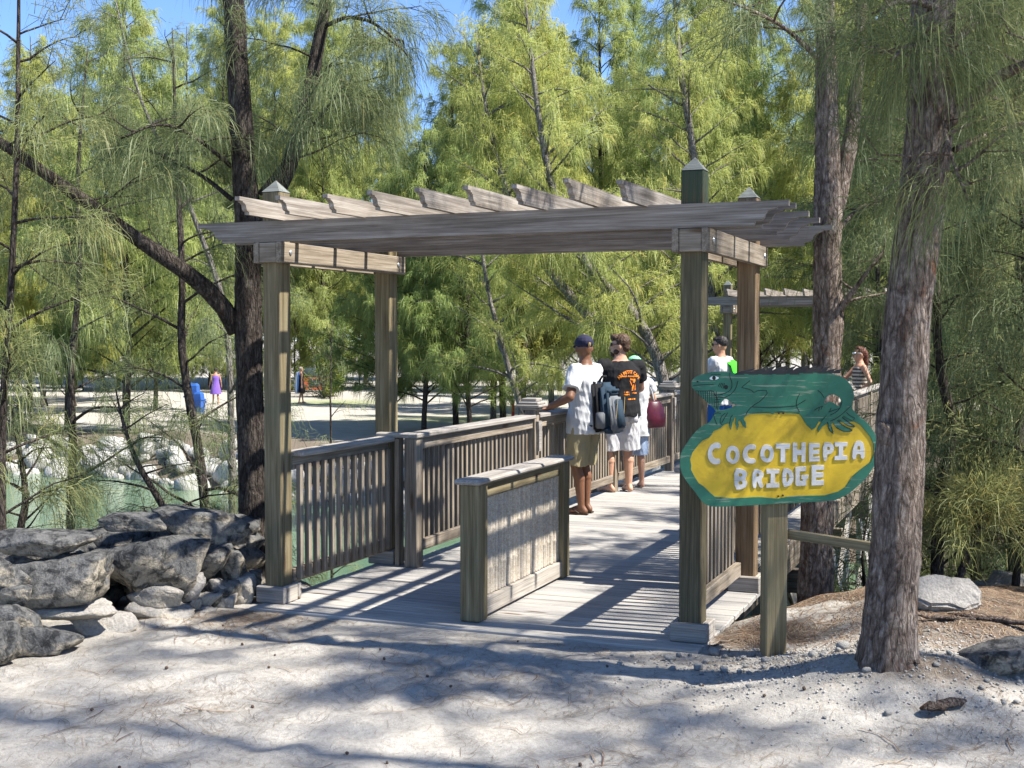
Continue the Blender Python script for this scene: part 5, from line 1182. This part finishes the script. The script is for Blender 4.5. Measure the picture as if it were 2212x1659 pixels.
bag = thing('shoulder_bag', 'burgundy shoulder bag hanging from the woman in white', 'bag', bagp, yaw + R(10))
B = Blob(); B.loft([ring((0, 0, z), (0, 0, 1), rx, ry, 16, (1, 0, 0)) for z, rx, ry in ((.0, .12, .06), (.015, .15, .075), (.12, .155, .08), (.24, .125, .06), (.31, .085, .035), (.33, .07, .02))]); obj('pouch', B.raw('pouch', M['c_burg']), bag)
B = Blob(); B.chain([(.0, 0, .30), (-.03, .01, .44), (-.08, .03, .56), (-.13, .05, .60)], [.008] * 4); obj('strap', B.raw('strap', M['c_white']), bag)

# ---- man with lime towel
yaw = R(52); p4 = st2w(.42, 10.5, .001)
hw = at(1440, 846, 18.2); hl = loc_of(p4, yaw, hw)
J4 = person('person', 'dark-haired man in white t-shirt and blue shorts, sunglasses on, leaning at the railing', p4 + Vector((.35, .0, 0)), yaw, 1.87, M['skin_tan'],
    ((-.10, .04, R(5)), (.11, -.02, R(-5))), ((Vector((-.25, .45, 1.12)), (-1, -.4, -.3), (0, 1, -.1), (0, 0, -1)), (Vector((.1, .42, 1.12)), (1, -.4, -.3), (0, 1, -.1), (0, 0, -1))), (R(14), R(-4)), build=1.1)
shirt(J4, M['c_white'], hem=.82, loose=.03); shorts(J4, M['c_dblue'], .95, .035); hair(J4, M['hair_dark'], [((0, -.022, .042), .083, .092, .088), ((0, .035, .085), .066, .055, .034)]); glasses(J4, M['lens'])
B = Blob(); B.chain([(-.16, .10, 1.47), (-.06, -.10, 1.30), (.10, -.18, 1.05)], [.012, .012, .012]); obj('bag_strap', B.raw('bag_strap', M['c_navy']), J4['P'])
tw = thing('towel', 'bright lime towel draped over the shoulder of the man in white', 'towel', p4 + Vector((.35, 0, .9)) + Matrix.Rotation(yaw, 3, 'Z') @ Vector((.09, -.19, 0)), yaw)
B = Blob(); path = [(0, .33, .34), (0, .30, .50), (0, .22, .605), (0, .10, .61), (0, -.01, .54), (0, -.055, .38), (0, -.07, .18), (0, -.06, 0)]
B.loft([ring(a, Vector(path[min(i + 1, 7)]) - Vector(path[max(i - 1, 0)]), (.15 + .012 * math.sin(i * 2)), .02, 14, (1, 0, 0)) for i, a in enumerate(path)]); obj('cloth', B.raw('cloth', M['c_lime']), tw)

# ---- woman with a drink
yaw = R(95); pw = st2w(2.36, 13.75, .001)
J5 = person('person', 'auburn-haired woman in striped tank top and white sunglasses holding a red drink', pw, yaw, 1.70, M['skin_tan'],
    ((-.09, .05, R(0)), (.09, -.06, R(0))), ((Vector((-.12, .05, .98)), (-1, -.6, 0), (-.1, .3, -1), (1, 0, 0)), (Vector((.10, .40, 1.27)), (.5, -.5, -1), (-.2, .9, .3), (-1, 0, .2))), (R(0), R(-2)), build=1.05, female=True)
def stripes():
    m, nt, b = nodes('striped_jersey'); tc = nt.nodes.new('ShaderNodeTexCoord'); wv = nd(nt, 'ShaderNodeTexWave', Scale=5.2, Distortion=0.4); wv.bands_direction = 'Z'; nt.links.new(tc.outputs['Object'], wv.inputs['Vector'])
    nt.links.new(ramp(nt, wv.outputs[0], [(0.45, (0.05, 0.04, 0.035)), (0.55, (0.36, 0.31, 0.24))]), b.inputs['Base Color']); b.inputs['Roughness'].default_value = .9; return m
M['stripe'] = stripes(); shirt(J5, M['stripe'], hem=.86, loose=.012, tank=True, neck=1.43, name='tank_top'); shorts(J5, M['c_white'], .7, .03)
hair(J5, M['hair_red'], [((0, -.02, .035), .086, .098, .094), ((0, -.10, -.03), .055, .05, .10), ((0, -.11, -.13), .045, .04, .08), ((0, .02, .10), .055, .06, .035)]); glasses(J5, M['eye_white'])
B = Blob()
for a in range(5): B.ball((.088, -.04 + .025 * math.cos(a * 1.257), .035 + .025 * math.sin(a * 1.257)), .010, .018, .018)
B.xform(J5['HM']); obj('hair_flower', B.raw('hair_flower', M['petal']), J5['P'])
wc = J5[('wr', 1)]; cup = thing('drink_cup', 'small red plastic cup held up by the woman in stripes', 'cup', pw + Matrix.Rotation(yaw, 3, 'Z') @ (wc + Vector((-.035, .085, -.05))), 0)
B = Blob(); B.cone((0, 0, 0), (0, 0, .12), .028, .038, 14); obj('cup_wall', B.raw('cup_wall', M['cup']), cup)

# ---- people on the sand across the water
def far_person(label, u, vfeet, Yd, H, yaw, sk, dress, hm, legs=None, vox=.018):
    c = at(u, vfeet, Yd); z = gz(c[0], c[1])
    J = person('person', label, (c[0], c[1], z), yaw, H, sk, ((-.10, .14, 0), (.10, -.12, 0)), ((Vector((-.26, .10, .80)), (-.5, -1, 0), None, (1, 0, 0)), (Vector((.26, -.05, .80)), (.5, -1, 0), None, (-1, 0, 0))), (0, 0), female=True, vox=vox)
    if dress == 'dress':
        B = Blob(); k = J['k']; B.stack([(z_ * k, a, b_) for z_, a, b_ in ((.50, .25, .21), (.75, .22, .18), (1.0, .17, .14), (1.15, .15, .125), (1.30, .17, .13), (1.40, .12, .10))]); obj('dress', B.solid('dress', legs, vox, 1), J['P'])
    else: shirt(J, dress, hem=.8); shorts(J, legs, .8)
    hair(J, hm, [((0, -.02, .03), .088, .10, .095)]); return J
far_person('woman in a purple patterned dress walking on the bright sand across the water', 466, 858, 56, 1.66, R(20), M['skin_tan'], 'dress', M['hair_dark'], M['c_purple'])
J7 = far_person('grey-haired woman wrapped in a blue and white striped towel on the bright sand', 650, 873, 56, 1.64, R(-60), M['skin_pink'], 'dress', M['hair_grey'], M['c_black'])
def bands():
    m, nt, b = nodes('blue_white_stripes'); tc = nt.nodes.new('ShaderNodeTexCoord'); wv = nd(nt, 'ShaderNodeTexWave', Scale=2.3, Distortion=0.2); wv.bands_direction = 'X'; nt.links.new(tc.outputs['Object'], wv.inputs['Vector'])
    nt.links.new(ramp(nt, wv.outputs[0], [(0.45, (0.06, 0.20, 0.55)), (0.55, (0.7, 0.72, 0.75))]), b.inputs['Base Color']); b.inputs['Roughness'].default_value = .9; return m
M['bands'] = bands(); B = Blob(); B.stack([(.46, .16, .06, -.02, -.19), (.8, .18, .06, -.02, -.19), (1.2, .18, .06, -.02, -.16), (1.42, .15, .05, -.02, -.11)]); obj('towel_wrap', B.raw('towel_wrap', M['bands']), J7['P'])
far_person('person in orange clothes far off beyond the purple dress', 492, 800, 78, 1.7, R(40), M['skin_tan'], M['c_orange'], M['hair_brown'], M['c_orange'], .03)
far_person('person in turquoise clothes far off beside the leaning trunk', 503, 797, 80, 1.7, R(-40), M['skin_pink'], M['c_teal'], M['hair_brown'], M['c_orange'], .03)
# ---------------------------------------------------------------- litter and small things
M['needle'] = foliage('dry_needles', (0.13, 0.075, 0.05), (0.24, 0.155, 0.11), (0.38, 0.30, 0.22), 0.1)
M['cone'] = plain('woody_cone', (0.11, 0.075, 0.055), .9, .3, 60, .8)
rn = np.random.default_rng(77)
def litter(name, label, n, sampler, L0, L1, wd, lift=.004):
    xy = sampler(n); z = ground_z(xy[:, 0], xy[:, 1]); n = len(xy); a = rn.uniform(0, 6.283, n); L = rn.uniform(L0, L1, n); c = rn.normal(0, .5, n)
    pts = []
    for t in (-.5, -.17, .17, .5):
        aa = a + c * t; px = xy[:, 0] + np.cos(aa) * L * t; py = xy[:, 1] + np.sin(aa) * L * t
        pz = ground_z(px, py) + lift + rn.uniform(0, .004, n); pts.append(np.stack([px, py, pz], 1))
    sx = np.stack([-np.sin(a), np.cos(a), np.zeros(n)], 1) * wd / 2; rows = []
    for p_ in pts: rows += [p_ - sx, p_ + sx]
    V = np.stack(rows, 1).reshape(-1, 3); b_ = np.arange(n)[:, None] * 8
    Q = np.concatenate([b_ + np.array([[2 * k, 2 * k + 1, 2 * k + 3, 2 * k + 2]]) for k in range(3)])
    o = stuff(obj(name, mesh_np(name, V, Q, tint=np.repeat(rn.uniform(0, 1, n), 8), mat=M['needle']))); o['label'] = label; o['category'] = 'litter'; return o
def open_sand(n):
    x = rn.uniform(-3.6, 4.0, n * 3); y = rn.uniform(4.6, 8.9, n * 3); s = (x - BX) * E1[0] + (y - BY) * E1[1]; t = (x - BX) * E2[0] + (y - BY) * E2[1]
    cl = .5 + .5 * np.sin(x * 2.1 + 1.3 * np.sin(y * 1.7)) * np.sin(y * 2.6 + x); keep = (t < -.35) & (rn.random(n * 3) < .10 + .9 * cl ** 2); return np.stack([x[keep], y[keep]], 1)[:n]
def mound_patch(n):
    x = rn.uniform(1.2, 4.4, n * 4); y = rn.uniform(6.6, 9.3, n * 4); s = (x - BX) * E1[0] + (y - BY) * E1[1]; t = (x - BX) * E2[0] + (y - BY) * E2[1]
    keep = (rn.random(n * 4) < litter_amount(x, y) ** 1.3) & ~((s > -.1) & (s < 3.1) & (t > -.3)) & (t < 2.8); return np.stack([x[keep], y[keep]], 1)[:n]
def wall_foot(n):
    x = rn.normal(-1.75, .38, n * 3); y = rn.normal(8.2, .3, n * 3); t = (x - BX) * E2[0] + (y - BY) * E2[1]; k_ = t < -.32; return np.stack([x[k_], y[k_]], 1)[:n]
litter('needle_litter', 'thin brown casuarina needles scattered over the open white sand', 11000, open_sand, .04, .13, .0017)
litter('needle_litter', 'dense brown casuarina needles covering the mound around the trunks', 15000, mound_patch, .06, .18, .0034)
litter('needle_litter', 'brown needle drift at the foot of the stone wall by the pergola post', 700, wall_foot, .06, .18, .0028)

litter('fallen_twigs', 'short dark fallen twigs scattered over the open white sand', 190, open_sand, .10, .30, .0055, .006)
peb = [rock_mesh((1, .8, .65), 500 + q, M['rock_white'], 2, 8, .03, .8) for q in range(5)]
def on_ground(o, x, y, h): o.location = (x, y, gz(x, y) + h)
def pebbles(n, seed, cx, cy, sx, sy, a, b_, label, group):
    r = np.random.default_rng(seed); k = 0
    while k < n:
        x, y = r.normal(cx, sx), r.normal(cy, sy); s = (x - BX) * E1[0] + (y - BY) * E1[1]; t = (x - BX) * E2[0] + (y - BY) * E2[1]
        if -.2 < s < 3.2 and t > -.33: continue
        d = r.uniform(a, b_) * (1.8 if r.random() < .12 else 1); o = obj('stone', peb[k % 5], None, (0, 0, 0), (r.uniform(-.3, .3), r.uniform(-.3, .3), r.uniform(0, 6.3)), scale=(d, d, d)); on_ground(o, x, y, d * .22)
        tag(o, label, 'stone', group); k += 1
pebbles(62, 5, 1.45, 6.95, .42, .26, .016, .045, 'small white stone in the rubble at the foot of the sign post', 'white stones around the sign post')
pebbles(36, 6, 2.25, 6.35, .50, .28, .014, .042, 'small white stone on the sand before the thick trunk', 'white stones before the thick trunk')
for q, (u, v, d, lb) in enumerate(((1448, 1422, .075, 'pale rounded stone beside the cluster nearest the post base'), (1542, 1405, .10, 'largest white lump of rubble below the sign post'), (1690, 1405, .09, 'bright white lump touching the foot of the sign post'), (1565, 1455, .06, 'pinkish stone lying alone on the open sand'))):
    p_ = at_z(u, v, .0); o = obj('stone', peb[q % 5], None, (0, 0, 0), (0, .1, q * 1.7), scale=(d, d * .85, d * .8)); on_ground(o, p_[0], p_[1], d * .2); tag(o, lb, 'stone')
# gravel: far too many crumbs to count
n = 3200; x = np.r_[rn.normal(1.7, .55, n // 2), rn.normal(2.3, .75, n - n // 2)]; y = np.r_[rn.normal(6.95, .33, n // 2), rn.normal(6.5, .4, n - n // 2)]
s = (x - BX) * E1[0] + (y - BY) * E1[1]; t = (x - BX) * E2[0] + (y - BY) * E2[1]; k_ = ~((s > -.2) & (s < 3.2) & (t > -.33)); x, y = x[k_], y[k_]; n = len(x); d = rn.uniform(.003, .010, n)
oc = np.array([[1, 0, 0], [-1, 0, 0], [0, 1, 0], [0, -1, 0], [0, 0, .8], [0, 0, -.8]]); of = np.array([[0, 2, 4], [2, 1, 4], [1, 3, 4], [3, 0, 4], [2, 0, 5], [1, 2, 5], [3, 1, 5], [0, 3, 5]])
V = (oc[None] * d[:, None, None] * rn.uniform(.6, 1.3, (n, 6, 3))) + np.stack([x, y, ground_z(x, y) + d * .4], 1)[:, None, :]
o = stuff(obj('gravel', mesh_np('gravel', V.reshape(-1, 3), None, (of[None] + (np.arange(n) * 6)[:, None, None]).reshape(-1, 3), mat=M['rock_white']))); o['label'] = 'fine pale gravel crumbs around the sign post and trunk'; o['category'] = 'gravel'
# cones
cm = rock_mesh((1, 1, 1.15), 520, M['cone'], 2, 20, .08, .3); rc = np.random.default_rng(9); k = 0
while k < 34:
    x, y = rc.uniform(-2.6, 3.2), rc.uniform(4.9, 8.2); tt = (x - BX) * E2[0] + (y - BY) * E2[1]
    if tt > -.4 or x < -.9 * y * .41 * 1.0 + .6 and y > 7 and x < -1.6: continue
    d = rc.uniform(.011, .021); o = obj('casuarina_cone', cm, None, (0, 0, 0), (rc.uniform(0, 3), 0, rc.uniform(0, 6)), scale=(d, d, d)); on_ground(o, x, y, d * .4); tag(o, 'tiny dark woody casuarina cone lying on the white sand', 'cone', 'cones on the sand'); k += 1
# shed bark
def bark_flake(label, u, v, L, W_, rz, seed):
    r = np.random.default_rng(seed); p_ = at_z(u, v, .03); n_ = 9; pts = np.stack([np.linspace(-L / 2, L / 2, n_), r.normal(0, .008, n_), .5 * W_ + r.normal(0, .006, n_)], 1)
    V, Q, T = tube_data(pts, W_ / 2 * np.r_[.4, .8, 1, 1.05, 1, .95, .9, .7, .3] * r.uniform(.8, 1.2, n_), 8, .1, r); V[:, 2] = V[:, 2] * .5
    o = obj('bark_piece', mesh_np('bark', V, Q, T, mat=M['bark_flake']), None, (p_[0], p_[1], gz(p_[0], p_[1])), (0, 0, rz)); tag(o, label, 'bark')
bark_flake('broken length of dark bark lying on the open sand', 2040, 1547, .30, .075, R(28), 1); bark_flake('long curled strip of shed bark on the mound', 2140, 1400, .5, .06, R(-35), 2); bark_flake('grey strip of shed bark beside the thick trunk', 2060, 1395, .42, .04, R(-8), 3); bark_flake('short dark bark chip near the grey rock', 1965, 1500, .10, .03, R(-30), 4); bark_flake('dry twig of bark lying by the pergola post base', 1560, 1375, .24, .02, R(40), 5)

# ---- things on the sand across the water
M['bin_blue'] = plain('blue_plastic', (0.03, 0.10, 0.36), .4, .1); M['red_paint'] = plain('red_paint', (0.42, 0.03, 0.03), .5); M['cart_wood'] = plain('red_brown_wood', (0.30, 0.08, 0.035), .6); M['dark_canvas'] = plain('dark_canvas', (0.03, 0.045, 0.05), .8)
def far_at(u, v, Yd): c = at(u, v, Yd); return (c[0], c[1], gz(c[0], c[1]))
def bin_(label, u, v, Yd, rz, k=1.0):
    t = thing('recycling_bin', label, 'bin', far_at(u, v, Yd), rz); B = Blob(); B.stack([(0, .25 * k, .25 * k), (.62 * k, .29 * k, .29 * k)], 4); obj('tub', B.raw('tub', M['bin_blue'], False), t)
    B = Blob(); B.stack([(.62 * k, .33 * k, .33 * k), (.68 * k, .33 * k, .33 * k)], 4); obj('rim', B.raw('rim', M['bin_blue'], False), t); B = Blob(); B.stack([(.68 * k, .26 * k, .26 * k), (.90 * k, .24 * k, .24 * k), (.98 * k, .16 * k, .16 * k)], 4); obj('hood', B.raw('hood', M['bin_blue'], False), t)
    for sx in (-1, 1): obj('handle', Blob_handle(k), t, (sx * .31 * k, 0, .5 * k))
def Blob_handle(k):
    B = Blob(); B.chain([(0, -.10 * k, 0), (0, -.10 * k, .04), (0, .10 * k, .04), (0, .10 * k, 0)], [.02] * 4); return B.raw('handle', M['bin_blue'])
bin_('tall blue plastic recycling bin in front of the clearing', 418, 893, 50, R(40), 1.15); bin_('shorter blue plastic bin close beside the tall one', 430, 896, 48.5, R(30), .85)
t = thing('picnic_table', 'weathered picnic table on the sand under the far trees', 'table', far_at(128, 868, 54), R(10)); board('table_top', t, M['pale_wood'], 1.8, .75, .05, (0, 0, .74))
for sy in (-1, 1): board('bench', t, M['pale_wood'], 1.8, .28, .05, (0, sy * .72, .44)); bar('leg', t, M['wood'], (-.6, sy * .6, 0), (-.6, -sy * .25, .72), .09, .05); bar('leg', t, M['wood'], (.6, sy * .6, 0), (.6, -sy * .25, .72), .09, .05)
t = thing('grill_cart', 'red-brown wooden grill cart with a dark hood beyond the woman in the striped towel', 'cart', far_at(677, 842, 66), R(15)); board('cart_box', t, M['cart_wood'], 1.5, .8, .75, (0, 0, .62))
for sx in (-1, 1): board('cart_leg', t, M['cart_wood'], .25, .1, .1, (sx * .6, 0, .125), 'z')
board('drawer', t, M['dark_canvas'], .55, .02, .4, (0, -.415, .62)); B = Blob(); B.loft([ring((x_, 0, 1.0), (1, 0, 0), .42, .42, 14) for x_ in (-.7, .7)]); obj('hood', B.raw('hood', M['dark_canvas']), t)
t = thing('marker_post', 'short red marker post standing beyond the railing finial', 'post', far_at(1108, 888, 40)); board('shaft', t, M['red_paint'], .9, .10, .10, (0, 0, .45), 'z'); board('top_band', t, M['dark_canvas'], .10, .105, .105, (0, 0, .952), 'z')
# picket fence beyond the far end of the bridge
fx = thing('picket_fence', 'bleached picket fence beyond the far pergola', 'fence', far_at(1690, 790, 30)); rp = np.random.default_rng(3)
for zz in (.35, .85): board('rail', fx, M['pale_wood'], 5.2, .05, .08, (0, .03, zz))
for q in range(26): board('picket', fx, M['pale_wood'], 1.15 + rp.uniform(-.05, .05), .02, .08, (-2.5 + q * .2, -.01, .6), 'z', rot=(0, -math.pi / 2 + rp.uniform(-.02, .02), 0))
# fan palm shrubs behind it
def fan_palm(label, u, v, Yd, seed, k=1.0):
    r = np.random.default_rng(seed); b0 = np.array(far_at(u, v, Yd)); t = thing('fan_palm', label, 'palm', tuple(b0), 0)
    obj('trunk', tubes_mesh('trunk', [tube_data(np.array([(0, 0, -.1), (.05, 0, .6 * k), (.02, .05, 1.2 * k)]), [.10, .08, .07], 8, .05, r)], M['bark_pale']), t)
    for q in range(14):
        az = q * 2.4; el = r.uniform(.1, 1.2); d = np.array([math.cos(az) * math.cos(el), math.sin(az) * math.cos(el), math.sin(el)]); tip = np.array([.02, .05, 1.2 * k]) + d * .8 * k
        side = unit(np.cross(d, [0, 0, 1.0])); upv = np.cross(side, d); V, T, Q = [], [], []
        it = [tube_data(np.array([[.02, .05, 1.15 * k], tip]), [.012, .008], 5)]
        obj('stalk', tubes_mesh('stalk', it, M['bark_pale']), t)
        for m_ in range(15):
            a = (m_ - 7) * .17; dd = d * math.cos(a) + side * math.sin(a); w_ = np.cross(dd, upv) * .022 * k; e = tip + dd * .65 * k - np.array([0, 0, .12 * k]); md = tip + dd * .38 * k
            i0 = len(V); V += [tip, md - w_, md + w_, e]; T += [(i0, i0 + 1, i0 + 2), (i0 + 1, i0 + 3, i0 + 2)]
        obj('frond', mesh_np('frond', np.array(V), None, np.array(T), tint=np.full(len(V), r.uniform(.2, .9)), mat=M['leaf_broad']), t)
fan_palm('fan palm behind the bleached picket fence', 1680, 790, 32.5, 1, 1.2); fan_palm('fan palm beside the far trunk past the picket fence', 1735, 790, 33.5, 2, 1.5)
# rounded broadleaf shrub across the water
def shrub(label, u, v, Yd, seed, rx, rz_):
    r = np.random.default_rng(seed); b0 = np.array(far_at(u, v, Yd)); F = Foliage(seed); items = []
    for q in range(26):
        d = unit(r.standard_normal(3) * np.array([1, 1, .6]) + np.array([0, 0, .7])); e = b0 + d * np.array([rx, rx, rz_]) * r.uniform(.6, 1.0); m_ = b0 + (e - b0) * .5 + np.array([0, 0, .2]); items.append(tube_data(np.array([b0, m_, e]), [.05, .03, .01], 5))
        for f in np.linspace(.45, 1, 6): F.bundle(b0 + (e - b0) * f, d, 46, .16, .055, .2, .9, r.uniform(.3, .8), .16)
    plant('broadleaf_shrub', label, 'shrub', b0, items, F, 'leaf_broad', None, 'bark_pale', trunk_name='stems')
shrub('rounded yellow-green broadleaf shrub between the two left pergola posts', 700, 820, 62, 91, 2.6, 4.2)
